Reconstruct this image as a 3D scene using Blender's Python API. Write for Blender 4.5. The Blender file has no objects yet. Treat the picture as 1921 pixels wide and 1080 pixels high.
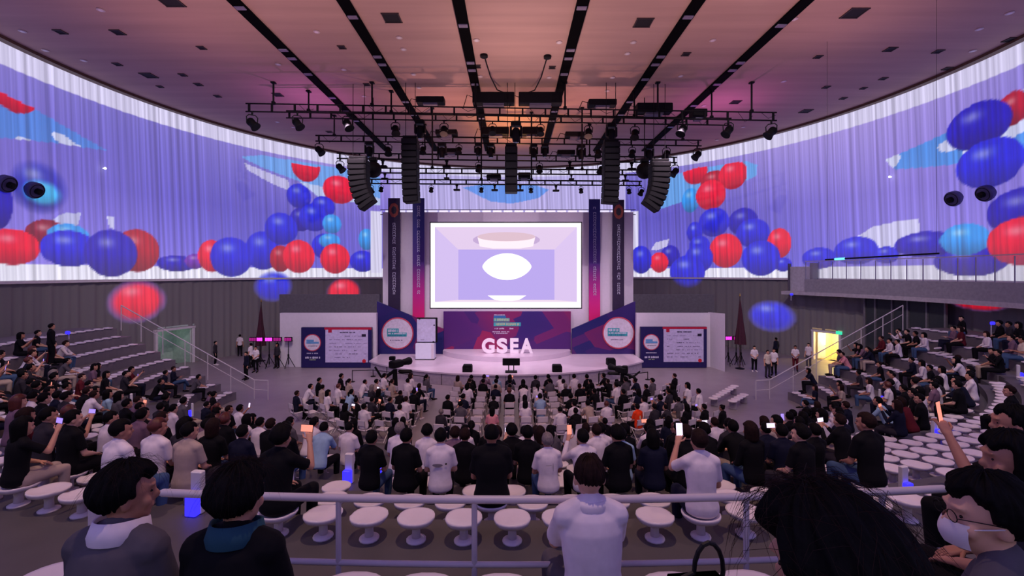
import bpy, math, random
import numpy as np
from mathutils import Vector, Matrix, Euler

random.seed(7)
SC = bpy.context.scene
COL = SC.collection
PI = math.pi
# ---------------------------------------------------------------- camera
FPX, CX, HY, HC = 850.0, 960.5, 512.0, 6.6      # focal length (px of 1921), horizon, eye height
cam = bpy.data.cameras.new('camera'); camo = bpy.data.objects.new('camera', cam); COL.objects.link(camo)
cam.sensor_width = 36.0; cam.lens = FPX / 1921 * 36.0; cam.shift_y = -(540 - HY) / 1921
cam.clip_start = 0.02; cam.clip_end = 300
camo.location = (0, 0, HC); camo.rotation_euler = (PI / 2, 0, 0)
SC.camera = camo
# ---------------------------------------------------------------- world, exposure
w = bpy.data.worlds.new('world'); SC.world = w; w.use_nodes = True
w.node_tree.nodes['Background'].inputs[0].default_value = (0.012, 0.010, 0.014, 1)
SC.view_settings.view_transform = 'Standard'; SC.view_settings.look = 'None'
SC.view_settings.exposure = -0.12; SC.view_settings.gamma = 1.0; SC.view_settings.use_curve_mapping = False
# ---------------------------------------------------------------- stage lights, with fill spots and uplights added without fixtures
def spot(name, loc, target, energy, color, angle=60, blend=0.6, radius=0.12):
    l = bpy.data.lights.new(name, 'SPOT'); l.energy = energy; l.color = color
    l.spot_size = math.radians(angle); l.spot_blend = blend; l.shadow_soft_size = radius
    o = bpy.data.objects.new(name, l); COL.objects.link(o); o.location = loc
    o.rotation_euler = (Vector(target) - Vector(loc)).to_track_quat('-Z', 'Y').to_euler()
    return o
for x, y, e in ((-9, 6, 2200), (0, 6, 3000), (9, 6, 2200), (-13, 17, 1000), (13, 17, 1100), (0, 17, 2600)):
    spot('added_fill_spot', (x, y - 3.0, 17.95), (x, y + 5, 0), e, (1.0, 0.66, 0.50), 80, 0.9)  # no lamps here: spots added to warm and brighten audience and floor
for x in (-1, 1):
    spot('added_fill_spot', (x * 9, 17.0, 17.95), (x * 21, 38, 3), 4200, (1.0, 0.84, 0.86), 75, 1.0)  # further added spots, brightening the side walls and stands
    spot('added_fill_spot', (x * 6, 16.0, 17.95), (x * 13, 33, 1.5), 2600, (1.0, 0.78, 0.92), 50, 1.0)
    spot('added_fill_spot', (x * 8, 9.0, 17.95), (x * 18, 21, 2), 3600, (1.0, 0.84, 0.86), 80, 1.0)
for x in (-10, -3.5, 3.5, 10):
    spot('stage_wash_light', (x, 26.6, 15.9), (x * 0.75, 30.5, 0.7), 3000, (1.0, 0.70, 0.92), 62, 0.9)
spot('stage_front_light', (-6, 14.5, 17.9), (-2, 33, 5), 4600, (1.0, 0.78, 0.94), 46, 0.7)
spot('stage_front_light', (6, 14.5, 17.9), (2, 33, 5), 4600, (1.0, 0.78, 0.94), 46, 0.7)
for x, y, z, e, c in ((0.2, 33.5, 14.6, 800, (1.0, 0.47, 0.17)), (0.2, 38.0, 14.6, 700, (1.0, 0.45, 0.16)), (-4.5, 30, 13.5, 560, (1.0, 0.46, 0.40)), (5.0, 30, 13.5, 560, (1.0, 0.46, 0.40)),
                      (-13, 29.5, 14.6, 330, (0.78, 0.2, 0.85)), (14, 30.5, 14.6, 360, (0.85, 0.18, 0.75)), (0.3, 22.5, 12.5, 900, (1.0, 0.64, 0.60)), (0.3, 14, 12.0, 1150, (1.0, 0.64, 0.58)),
                      (-9, 18, 12.0, 640, (1.0, 0.58, 0.56)), (9, 18, 12.0, 640, (1.0, 0.58, 0.56)), (-15, 20, 13, 350, (1.0, 0.52, 0.55)), (15, 20, 13, 350, (1.0, 0.52, 0.55))):
    spot('added_uplight', (x, y, z), (x, y, 18.1), e, c, 158, 1.0)  # no fixtures of their own, added to brighten and tint the ceiling

# ---------------------------------------------------------------- helpers
def lin(c):
    return tuple(((v / 255.0) / 12.92 if v / 255.0 <= 0.04045 else ((v / 255.0 + 0.055) / 1.055) ** 2.4) for v in c)
def P(px, py, d):                                # measured point at depth d
    return Vector(((px - CX) / FPX * d, d, HC + (HY - py) / FPX * d))
def proj(p):
    return (CX + FPX * p[0] / p[1], HY - FPX * (p[2] - HC) / p[1])
MATS = {}
def mat(name, rgb, rough=0.6, metal=0.0, noise=0.12, scale=6.0, emit=None, strength=1.0, spec=0.4, bump=0.0, alpha=1.0):
    if name in MATS: return MATS[name]
    m = bpy.data.materials.new(name); m.use_nodes = True; nt = m.node_tree
    b = nt.nodes['Principled BSDF']; c = lin(rgb)
    b.inputs['Roughness'].default_value = rough; b.inputs['Metallic'].default_value = metal
    b.inputs['Specular IOR Level'].default_value = spec
    tc = nt.nodes.new('ShaderNodeTexCoord')
    n = nt.nodes.new('ShaderNodeTexNoise'); n.inputs['Scale'].default_value = scale; n.inputs['Detail'].default_value = 3
    nt.links.new(tc.outputs['Object'], n.inputs['Vector'])
    r = nt.nodes.new('ShaderNodeValToRGB')
    r.color_ramp.elements[0].position = 0.3; r.color_ramp.elements[1].position = 0.75
    r.color_ramp.elements[0].color = tuple(v * (1 - noise) for v in c) + (1,)
    r.color_ramp.elements[1].color = tuple(min(1, v * (1 + noise)) for v in c) + (1,)
    nt.links.new(n.outputs['Fac'], r.inputs['Fac']); nt.links.new(r.outputs['Color'], b.inputs['Base Color'])
    if bump:
        bp = nt.nodes.new('ShaderNodeBump'); bp.inputs['Strength'].default_value = bump; bp.inputs['Distance'].default_value = 0.02
        nt.links.new(n.outputs['Fac'], bp.inputs['Height']); nt.links.new(bp.outputs['Normal'], b.inputs['Normal'])
    if emit is not None:
        b.inputs['Emission Color'].default_value = lin(emit) + (1,); b.inputs['Emission Strength'].default_value = strength
    if alpha < 1: b.inputs['Alpha'].default_value = alpha
    MATS[name] = m
    return m

class MB:
    def __init__(s): s.v = []; s.f = []; s.mi = []; s.cur = 0
    def add(s, vs, fs):
        o = len(s.v); s.v += [tuple(p) for p in vs]; s.f += [tuple(i + o for i in q) for q in fs]; s.mi += [s.cur] * len(fs); return s
    def box(s, c, size, rot=None):
        x, y, z = size[0] / 2, size[1] / 2, size[2] / 2
        vs = [Vector(p) for p in ((-x, -y, -z), (x, -y, -z), (x, y, -z), (-x, y, -z), (-x, -y, z), (x, -y, z), (x, y, z), (-x, y, z))]
        if rot is not None: vs = [rot @ p for p in vs]
        c = Vector(c)
        return s.add([p + c for p in vs], [(0, 3, 2, 1), (4, 5, 6, 7), (0, 1, 5, 4), (1, 2, 6, 5), (2, 3, 7, 6), (3, 0, 4, 7)])
    def bbox(s, a, b):
        return s.box([(a[i] + b[i]) / 2 for i in range(3)], [abs(b[i] - a[i]) for i in range(3)])
    def rbox(s, c, size, r=0.02, rot=None):       # bevelled box
        x, y, z = size[0] / 2, size[1] / 2, size[2] / 2; r = min(r, x * .9, y * .9, z * .9)
        pts = []
        for lz, ins in ((-z, r), (-z + r, 0), (z - r, 0), (z, r)):
            X, Y = x - ins, y - ins
            pts += [(-X + r, -Y, lz), (X - r, -Y, lz), (X, -Y + r, lz), (X, Y - r, lz), (X - r, Y, lz), (-X + r, Y, lz), (-X, Y - r, lz), (-X, -Y + r, lz)]
        vs = [Vector(p) for p in pts]
        if rot is not None: vs = [rot @ p for p in vs]
        fs = [tuple(range(7, -1, -1)), tuple(range(24, 32))]
        for k in range(3):
            for i in range(8):
                j = (i + 1) % 8; fs.append((k * 8 + i, k * 8 + j, k * 8 + 8 + j, k * 8 + 8 + i))
        return s.add([p + Vector(c) for p in vs], fs)
    def path(s, pts, rad, n=8, sy=1.0, round_ends=False, up=None):
        pts = [Vector(p) for p in pts]
        if not hasattr(rad, '__len__'): rad = [rad] * len(pts)
        rad = list(rad)
        if round_ends:
            t0 = (pts[0] - pts[1]).normalized(); t1 = (pts[-1] - pts[-2]).normalized()
            r0, r1 = rad[0], rad[-1]
            pts = [pts[0] + t0 * r0, pts[0] + t0 * r0 * .72] + pts + [pts[-1] + t1 * r1 * .72, pts[-1] + t1 * r1]
            rad = [r0 * .12, r0 * .7] + rad + [r1 * .7, r1 * .12]
        N = len(pts); tang = []
        for i in range(N):
            a = pts[max(0, i - 1)]; b = pts[min(N - 1, i + 1)]; t = b - a
            tang.append(t.normalized() if t.length > 1e-9 else Vector((0, 0, 1)))
        u = Vector(up) if up is not None else (Vector((0, 0, 1)) if abs(tang[0].z) < .9 else Vector((1, 0, 0)))
        vs = []
        for i in range(N):
            x = (u - tang[i] * u.dot(tang[i]))
            x = x.normalized() if x.length > 1e-6 else tang[i].orthogonal().normalized()
            y = tang[i].cross(x); u = x
            for k in range(n):
                a = 2 * PI * k / n; vs.append(pts[i] + x * math.cos(a) * rad[i] + y * math.sin(a) * rad[i] * sy)
        fs = [tuple(range(n - 1, -1, -1)), tuple(range((N - 1) * n, N * n))]
        for i in range(N - 1):
            for k in range(n):
                j = (k + 1) % n; fs.append((i * n + k, i * n + j, i * n + n + j, i * n + n + k))
        return s.add(vs, fs)
    def lathe(s, prof, n=20, M=None):
        vs = []; fs = []
        for r, z in prof:
            for k in range(n):
                a = 2 * PI * k / n; vs.append(Vector((r * math.cos(a), r * math.sin(a), z)))
        for i in range(len(prof) - 1):
            for k in range(n):
                j = (k + 1) % n; fs.append((i * n + k, i * n + j, i * n + n + j, i * n + n + k))
        fs.append(tuple(range(n - 1, -1, -1))); fs.append(tuple(range((len(prof) - 1) * n, len(prof) * n)))
        if M is not None: vs = [M @ p for p in vs]
        return s.add(vs, fs)
    def sphere(s, c, r, nu=14, nv=9, M=None):
        if not hasattr(r, '__len__'): r = (r, r, r)
        vs = []; fs = []
        for i in range(nv + 1):
            t = PI * (0.02 + 0.96 * i / nv)
            for k in range(nu):
                a = 2 * PI * k / nu
                p = Vector((r[0] * math.sin(t) * math.cos(a), r[1] * math.sin(t) * math.sin(a), r[2] * math.cos(t)))
                vs.append((M @ p if M is not None else p) + Vector(c))
        for i in range(nv):
            for k in range(nu):
                j = (k + 1) % nu; fs.append((i * nu + k, i * nu + nu + k, i * nu + nu + j, i * nu + j))
        fs.append(tuple(range(nu))); fs.append(tuple(range((nv + 1) * nu - 1, nv * nu - 1, -1)))
        return s.add(vs, fs)
    def prism(s, poly, y0, y1):                  # polygon in XZ extruded along Y
        n = len(poly); vs = [(x, y0, z) for x, z in poly] + [(x, y1, z) for x, z in poly]
        fs = [tuple(range(n)), tuple(range(2 * n - 1, n - 1, -1))]
        for i in range(n):
            j = (i + 1) % n; fs.append((i, i + n, j + n, j))
        return s.add(vs, fs)
    def prismz(s, poly, z0, z1):                 # polygon in XY extruded along Z
        n = len(poly); vs = [(x, y, z0) for x, y in poly] + [(x, y, z1) for x, y in poly]
        fs = [tuple(range(n - 1, -1, -1)), tuple(range(n, 2 * n))]
        for i in range(n):
            j = (i + 1) % n; fs.append((i, j, j + n, i + n))
        return s.add(vs, fs)
    def mesh(s, name, smooth=False):
        me = bpy.data.meshes.new(name); me.from_pydata(s.v, [], s.f); me.update()
        if any(s.mi): me.polygons.foreach_set('material_index', s.mi)
        if smooth: me.polygons.foreach_set('use_smooth', [True] * len(me.polygons))
        return me
    def build(s, name, m, parent=None, smooth=False):
        me = s.mesh(name, smooth)
        for q in (m if isinstance(m, (list, tuple)) else [m]): me.materials.append(q)
        return obj(name, me, parent)
def obj(name, me, parent=None):
    o = bpy.data.objects.new(name, me); COL.objects.link(o)
    if parent is not None: o.parent = parent
    return o
def tag(o, label=None, cat=None, group=None, kind=None):
    if label: o['label'] = label
    if cat: o['category'] = cat
    if group: o['group'] = group
    if kind: o['kind'] = kind
    return o
def thing(name, label, cat, loc=(0, 0, 0), rz=0, group=None, scale=1):
    o = bpy.data.objects.new(name, None); COL.objects.link(o); o.location = loc; o.rotation_euler = (0, 0, rz)
    o.empty_display_size = 0.1
    if scale != 1: o.scale = (scale,) * 3
    return tag(o, label, cat, group)
def copy_tree(o, parent=None):
    c = o.copy(); COL.objects.link(c); c.parent = parent
    for ch in o.children: copy_tree(ch, c)
    return c
def struct(name, mb, m, parent=None, smooth=False):
    o = mb.build(name, m, parent, smooth)
    if parent is None: o['kind'] = 'structure'
    return o
ORD = ['first', 'second', 'third', 'fourth', 'fifth', 'sixth', 'seventh', 'eighth', 'ninth', 'tenth', 'eleventh', 'twelfth', 'thirteenth', 'fourteenth', 'fifteenth',
       'sixteenth', 'seventeenth', 'eighteenth', 'nineteenth', 'twentieth', 'twenty-first', 'twenty-second', 'twenty-third', 'twenty-fourth', 'twenty-fifth', 'twenty-sixth',
       'twenty-seventh', 'twenty-eighth', 'twenty-ninth', 'thirtieth', 'thirty-first', 'thirty-second', 'thirty-third', 'thirty-fourth', 'thirty-fifth', 'thirty-sixth', 'thirty-seventh', 'thirty-eighth', 'thirty-ninth', 'fortieth', 'forty-first', 'forty-second', 'forty-third', 'forty-fourth', 'forty-fifth', 'forty-sixth']
for _n in range(47, 120): ORD.append('%dth' % _n if _n % 10 not in (1, 2, 3) or _n // 10 == 11 else '%d%s' % (_n, {1: 'st', 2: 'nd', 3: 'rd'}[_n % 10]))
# common materials
BLACK = mat('black_metal', (9, 8, 11), 0.6, 0.0, spec=.2)
DARK = mat('dark_plastic', (11, 10, 14), 0.65, spec=.2)
WHITE = mat('white_paint', (222, 215, 220), 0.5, noise=0.05)
SEATW = mat('white_plastic', (226, 214, 220), 0.35, noise=0.04)
FLOORM = mat('grey_floor', (138, 128, 136), 0.42, noise=0.08, scale=1.2)
TIERM = mat('grey_tier', (84, 79, 80), 0.55, noise=0.09, scale=2.0)
RAILM = mat('rail_paint', (200, 190, 196), 0.4, noise=0.04)
CZ, RC, CY = 18.1, 25.4, 24.3                     # ceiling height, room radius, room centre
# ================================================================ the round hall
def arc_pts(a0, a1, r, n, cy=CY): return [(r * math.sin(a0 + (a1 - a0) * i / n), cy + r * math.cos(a0 + (a1 - a0) * i / n)) for i in range(n + 1)]
circle = arc_pts(0, 2 * PI, RC + 0.6, 120)[:-1]
struct('floor', MB().prismz(circle, -0.3, 0.0), FLOORM)
# ceiling: warm plaster with faint board grain
cm = mat('ceiling_plaster', (184, 150, 138), 0.75, noise=0.10, scale=0.9)
nt = cm.node_tree; nz = [n for n in nt.nodes if n.type == 'TEX_NOISE'][0]
mp = nt.nodes.new('ShaderNodeMapping'); mp.inputs['Scale'].default_value = (0.12, 1.6, 1)
tcn = [n for n in nt.nodes if n.type == 'TEX_COORD'][0]
nt.links.new(tcn.outputs['Object'], mp.inputs['Vector']); nt.links.new(mp.outputs['Vector'], nz.inputs['Vector'])
struct('ceiling', MB().prismz(circle, CZ, CZ + 0.4), cm)
def ring(r0, r1, z0, z1, a0=0, a1=2 * PI, n=160, cy=CY):
    m = MB(); vs = []; fs = []
    for i in range(n + 1):
        a = a0 + (a1 - a0) * i / n; s, c = math.sin(a), math.cos(a)
        vs += [(r0 * s, cy + r0 * c, z0), (r1 * s, cy + r1 * c, z0), (r1 * s, cy + r1 * c, z1), (r0 * s, cy + r0 * c, z1)]
    for i in range(n):
        for k in range(4):
            j = (k + 1) % 4; fs.append((i * 4 + k, i * 4 + j, i * 4 + 4 + j, i * 4 + 4 + k))
    fs += [(0, 1, 2, 3), (n * 4 + 3, n * 4 + 2, n * 4 + 1, n * 4)]
    return m.add(vs, fs)
struct('trim_1', ring(24.75, 25.15, CZ - 0.16, CZ + 0.02), mat('bronze_edge', (98, 66, 52), 0.5))

# ---- picture projected on the curtain wall: balloons in a lavender room
def wall_hit(px, py):
    u = (px - CX) / FPX; a = u * u + 1; b = -2 * CY; c = CY * CY - RC * RC
    y = (-b + math.sqrt(b * b - 4 * a * c)) / (2 * a)
    return RC * math.atan2(u * y, y - CY), HC + (HY - py) / FPX * y
NZ0, NZ1 = 70, 138
zs = np.concatenate([np.linspace(0, 6.15, NZ0, endpoint=False), np.linspace(6.15, CZ, NZ1)])
ss = np.arange(-RC * 1.70, RC * 1.70, 0.088)
S, Z = np.meshgrid(ss, zs)
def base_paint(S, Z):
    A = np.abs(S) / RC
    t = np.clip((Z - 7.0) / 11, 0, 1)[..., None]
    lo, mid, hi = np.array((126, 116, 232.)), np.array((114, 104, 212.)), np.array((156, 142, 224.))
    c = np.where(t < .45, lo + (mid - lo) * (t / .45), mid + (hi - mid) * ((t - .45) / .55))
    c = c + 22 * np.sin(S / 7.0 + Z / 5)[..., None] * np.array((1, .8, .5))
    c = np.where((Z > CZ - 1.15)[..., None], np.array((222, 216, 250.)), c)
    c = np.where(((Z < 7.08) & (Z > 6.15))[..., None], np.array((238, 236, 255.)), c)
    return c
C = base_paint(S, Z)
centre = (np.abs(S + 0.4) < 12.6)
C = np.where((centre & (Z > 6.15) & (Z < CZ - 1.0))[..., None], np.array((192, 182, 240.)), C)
rs_ = np.random.default_rng(3)
nzg = sum(np.sin(S * f * rs_.uniform(.6, 1.4) + rs_.uniform(0, 6)) * np.sin(Z * f * 1.5 + rs_.uniform(0, 6)) for f in (0.5, .9, 1.7, 2.6)) / 3
def poly_mask(pts):
    q = [wall_hit(*p) for p in pts]; m = np.zeros(S.shape, bool); n = len(q)
    for i in range(n):
        (x0, y0), (x1, y1) = q[i], q[(i + 1) % n]
        if abs(y1 - y0) < 1e-9: continue
        cr = ((y0 > Z) != (y1 > Z)) & (S < (x1 - x0) * (Z - y0) / (y1 - y0) + x0); m ^= cr
    return m
def paint_poly(pts, col, cloud=0):
    global C
    m = poly_mask(pts); c = np.broadcast_to(np.array(col, float), C.shape)
    if cloud: c = np.where((nzg > 0.25)[..., None], np.array((205, 210, 245.)), c)
    C = np.where(m[..., None], c, C); return m
RED, RED2, BLU, BL2, CYA, DRD = (244, 8, 44), (182, 8, 30), (16, 34, 224), (14, 16, 190), (44, 156, 250), (140, 12, 40)
def balloon(px, py, rx, ry, col, soft=0.0, clip=None, hl=(-.2, .45)):
    global C
    s0, z0 = wall_hit(px, py); rs = abs(wall_hit(px + rx, py)[0] - wall_hit(px - rx, py)[0]) / 2
    rz = abs(wall_hit(px, py + ry)[1] - wall_hit(px, py - ry)[1]) / 2
    dx, dz = (S - s0) / rs, (Z - z0) / rz; r = np.sqrt(dx * dx + dz * dz)
    base = np.array(col, float)
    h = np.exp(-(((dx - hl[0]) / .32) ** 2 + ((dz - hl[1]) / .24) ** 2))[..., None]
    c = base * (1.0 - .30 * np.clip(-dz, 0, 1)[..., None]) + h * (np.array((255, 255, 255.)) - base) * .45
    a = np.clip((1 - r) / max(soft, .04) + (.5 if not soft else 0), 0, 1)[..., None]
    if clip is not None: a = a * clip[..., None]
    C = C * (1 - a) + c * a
# left half of the picture
m = paint_poly([(-60, 150), (0, 174), (60, 203), (120, 238), (200, 283), (100, 268), (0, 258), (-60, 250)], (84, 136, 228), 1)
balloon(22, 176, 44, 34, RED, clip=m); balloon(70, 352, 60, 52, (42, 52, 190), .35); balloon(76, 362, 42, 27, (60, 190, 255), .4); balloon(-10, 380, 30, 50, BL2)
paint_poly([(95, 412), (115, 400), (150, 399), (140, 428), (110, 425)], (190, 192, 240)); paint_poly([(198, 406), (212, 408), (210, 430), (203, 425)], (200, 200, 244))
for b in ((86, 440, 42, 28, DRD), (20, 463, 54, 34, RED), (126, 440, 40, 20, CYA), (256, 470, 42, 40, RED2), (128, 466, 55, 34, BLU), (207, 475, 50, 44, BL2),
          (330, 494, 38, 15, BL2), (365, 490, 20, 14, (110, 40, 180)), (396, 480, 26, 30, RED), (492, 470, 33, 36, BLU), (433, 482, 40, 37, BLU)): balloon(*b)
m = paint_poly([(450, 294), (490, 291), (560, 303), (640, 316), (712, 332), (712, 372), (640, 368), (560, 340), (490, 314)], (112, 168, 244))
paint_poly([(458, 306), (540, 338), (545, 360), (500, 340), (462, 318)], (196, 192, 240)); paint_poly([(560, 340), (712, 372), (712, 385), (600, 372)], (190, 205, 246))
balloon(573, 312, 27, 29, RED, clip=poly_mask([(545, 306), (600, 314), (600, 350), (545, 350)]))
for b in ((636, 356, 31, 26, RED), (606, 388, 22, 20, BLU), (560, 368, 23, 23, BLU), (563, 412, 20, 22, BL2), (588, 408, 27, 26, BLU), (622, 420, 18, 18, CYA), (527, 429, 31, 30, BLU),
          (610, 462, 26, 24, BLU), (618, 452, 20, 14, CYA), (687, 449, 15, 20, CYA), (680, 490, 24, 20, BLU), (525, 485, 20, 25, RED2), (628, 485, 28, 28, RED), (560, 481, 30, 31, RED)): balloon(*b)
balloon(513, 537, 38, 30, BLU, .3); balloon(645, 548, 33, 28, RED, .15); balloon(258, 565, 58, 42, RED, .35)
paint_poly([(694, 396), (716, 396), (716, 512), (694, 512)], (226, 222, 252)); paint_poly([(1184, 396), (1198, 396), (1198, 512), (1184, 512)], (226, 222, 252))
# behind the stage
paint_poly([(868, 352), (905, 346), (1000, 346), (1030, 356), (1010, 372), (960, 382), (920, 378)], (104, 156, 246))
# right half
paint_poly([(1980, 135), (1920, 170), (1790, 243), (1662, 300), (1680, 318), (1760, 312), (1880, 296), (1980, 290)], (76, 146, 236), 1)
paint_poly([(1250, 332), (1300, 318), (1400, 302), (1422, 310), (1420, 330), (1370, 352), (1300, 372), (1240, 392)], (104, 170, 244))
m = poly_mask([(1240, 345), (1285, 322), (1310, 314), (1402, 302), (1402, 400), (1240, 400)])
for b in ((1305, 322, 23, 24, RED), (1340, 340, 25, 20, RED2), (1376, 328, 27, 27, RED)): balloon(*b, clip=m)
for b in ((1296, 376, 16, 23, CYA), (1334, 366, 28, 28, RED), (1395, 416, 28, 26, BL2), (1340, 417, 29, 27, BLU), (1413, 437, 32, 27, BLU), (1304, 436, 15, 20, BLU), (1463, 456, 23, 28, RED),
          (1313, 462, 20, 20, BLU), (1362, 470, 31, 32, RED), (1312, 484, 26, 27, BLU), (1258, 480, 18, 20, BL2), (1203, 487, 20, 26, BLU), (1237, 492, 17, 19, RED), (1470, 496, 18, 13, BLU),
          (1428, 484, 36, 33, BLU), (1290, 510, 33, 31, BLU), (1205, 487, 18, 25, BLU)): balloon(*b)
paint_poly([(1222, 468), (1230, 455), (1256, 448), (1252, 462), (1232, 470)], (205, 200, 244))
paint_poly([(1607, 445), (1640, 425), (1690, 414), (1726, 410), (1728, 440), (1715, 452), (1680, 470), (1610, 470)], (206, 204, 246))
for b in ((1905, 203, 32, 32, RED2), (1838, 236, 62, 44, BL2), (1860, 306, 66, 46, BLU), (1925, 395, 75, 45, BL2), (1538, 484, 32, 20, BLU), (1608, 470, 42, 26, BLU), (1665, 478, 24, 16, BLU),
          (1822, 490, 70, 28, BL2), (1738, 458, 60, 24, BL2), (1812, 449, 48, 30, CYA), (1925, 452, 74, 46, RED)): balloon(*b)
balloon(1447, 593, 47, 31, BLU, .35); balloon(1838, 562, 62, 22, RED, .2)
front = (Z > 6.15)
spill = np.zeros(S.shape, bool)
for px, py, rx, ry in ((513, 537, 38, 30), (645, 548, 33, 28), (258, 565, 58, 42), (1447, 593, 47, 31), (1838, 562, 62, 22), (1290, 510, 33, 31), (433, 482, 40, 37), (207, 475, 50, 44)):
    s0, z0 = wall_hit(px, py); rs = abs(wall_hit(px + rx, py)[0] - wall_hit(px - rx, py)[0]) / 2; rz = abs(wall_hit(px, py + ry)[1] - wall_hit(px, py - ry)[1]) / 2
    spill |= (((S - s0) / rs) ** 2 + ((Z - z0) / rz) ** 2) < 1
cl = C / 255.0; cl = np.where(cl <= .04045, cl / 12.92, ((np.clip(cl, 0, 2) + .055) / 1.055) ** 2.4)
lum_off = np.where(front, 1.0, 0.0)
soft = np.zeros(S.shape)
for px, py, rx, ry in ((513, 537, 38, 30), (645, 548, 33, 28), (258, 565, 58, 42), (1447, 593, 47, 31), (1838, 562, 62, 22), (1290, 510, 33, 31)):
    s0, z0 = wall_hit(px, py); rs = abs(wall_hit(px + rx, py)[0] - wall_hit(px - rx, py)[0]) / 2; rz = abs(wall_hit(px, py + ry)[1] - wall_hit(px, py - ry)[1]) / 2
    soft = np.maximum(soft, np.clip((1 - np.sqrt(((S - s0) / rs) ** 2 + ((Z - z0) / rz) ** 2)) / .3, 0, 1))
k = np.where(front, 1.0, soft)
cl = cl * k[..., None]
# pleated mesh
pr = np.random.default_rng(11)
ple = sum(np.sin(ss * f + pr.uniform(0, 6) + 1.5 * np.sin(ss * .31 + i)) for i, f in enumerate((5.2, 8.3, 13.1))) * 0.022
holes = []
def opening(px0, px1, py0, py1, dz=0):
    s0, z1 = wall_hit(px0, py0); s1, z0 = wall_hit(px1, py1); holes.append((s0, s1, z0 + dz, z1)); return s0, s1, z0 + dz, z1
DOOR_L = opening(292, 358, 623, 676); DOOR_R = opening(1530, 1577, 622, 672)
DOOR_L = (DOOR_L[0], DOOR_L[1], 0.02, DOOR_L[3]); DOOR_R = (DOOR_R[0], DOOR_R[1], 0.02, DOOR_R[3])
nc, nr = len(ss), len(zs)
lowf = np.clip((6.15 - Z) / 6.15, 0, 1)
Rr = RC + ple[None, :] * (1 + 1.3 * lowf) - 0.10 * (Z > 6.15)
X = Rr * np.sin(S / RC); Y = CY + Rr * np.cos(S / RC)
idx = np.arange(nr * nc).reshape(nr, nc)
q = np.stack([idx[:-1, :-1], idx[:-1, 1:], idx[1:, 1:], idx[1:, :-1]], -1)
sc_, zc_ = (S[:-1, :-1] + S[1:, 1:]) / 2, (Z[:-1, :-1] + Z[1:, 1:]) / 2
keep = np.ones(sc_.shape, bool)
for a, b, c0, c1 in (DOOR_L, DOOR_R): keep &= ~((sc_ > a) & (sc_ < b) & (zc_ > c0) & (zc_ < c1))
def wall_mat():
    m = bpy.data.materials.new('projected_curtain'); m.use_nodes = True; nt = m.node_tree; b = nt.nodes['Principled BSDF']
    b.inputs['Base Color'].default_value = lin((130, 126, 128)) + (1,); b.inputs['Roughness'].default_value = 0.9
    at = nt.nodes.new('ShaderNodeAttribute'); at.attribute_name = 'picture'
    ge = nt.nodes.new('ShaderNodeNewGeometry'); sp = nt.nodes.new('ShaderNodeSeparateXYZ'); nt.links.new(ge.outputs['Position'], sp.inputs[0])
    su = nt.nodes.new('ShaderNodeMath'); su.operation = 'SUBTRACT'; su.inputs[1].default_value = CY; nt.links.new(sp.outputs['Y'], su.inputs[0])
    at2 = nt.nodes.new('ShaderNodeMath'); at2.operation = 'ARCTAN2'; nt.links.new(sp.outputs['X'], at2.inputs[0]); nt.links.new(su.outputs[0], at2.inputs[1])
    # shading of the pleats, put into the emission as lighter and darker strips
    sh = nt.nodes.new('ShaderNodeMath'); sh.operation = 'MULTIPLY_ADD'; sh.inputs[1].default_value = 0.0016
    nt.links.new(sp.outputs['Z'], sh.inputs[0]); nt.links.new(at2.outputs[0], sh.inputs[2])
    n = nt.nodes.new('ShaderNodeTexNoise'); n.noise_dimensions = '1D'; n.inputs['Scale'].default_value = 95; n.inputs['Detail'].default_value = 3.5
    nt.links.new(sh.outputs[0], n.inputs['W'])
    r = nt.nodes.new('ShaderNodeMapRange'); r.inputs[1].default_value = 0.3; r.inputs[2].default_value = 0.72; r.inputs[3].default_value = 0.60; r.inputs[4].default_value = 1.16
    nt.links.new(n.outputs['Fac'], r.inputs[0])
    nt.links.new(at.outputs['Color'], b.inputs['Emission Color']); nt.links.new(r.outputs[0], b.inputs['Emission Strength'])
    return m
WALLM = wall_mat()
def grid_mesh(name, X, Y, Z, faces, col):
    me = bpy.data.meshes.new(name); V = np.stack([X, Y, Z], -1).reshape(-1, 3); faces = faces.reshape(-1, 4)
    me.vertices.add(len(V)); me.vertices.foreach_set('co', V.ravel().astype(np.float32))
    me.loops.add(faces.size); me.loops.foreach_set('vertex_index', faces.ravel().astype(np.int32))
    me.polygons.add(len(faces)); me.polygons.foreach_set('loop_start', np.arange(0, faces.size, 4, dtype=np.int32))
    me.polygons.foreach_set('loop_total', np.full(len(faces), 4, dtype=np.int32))
    me.update(calc_edges=True)
    a = me.color_attributes.new('picture', 'FLOAT_COLOR', 'POINT')
    a.data.foreach_set('color', np.concatenate([col.reshape(-1, 3), np.ones((len(V), 1))], 1).ravel().astype(np.float32))
    me.polygons.foreach_set('use_smooth', np.ones(len(faces), bool)); me.materials.append(WALLM)
    return me
wo = obj('wall_front', grid_mesh('wall_front', X, Y, Z, q[keep], cl)); wo['kind'] = 'structure'
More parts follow.
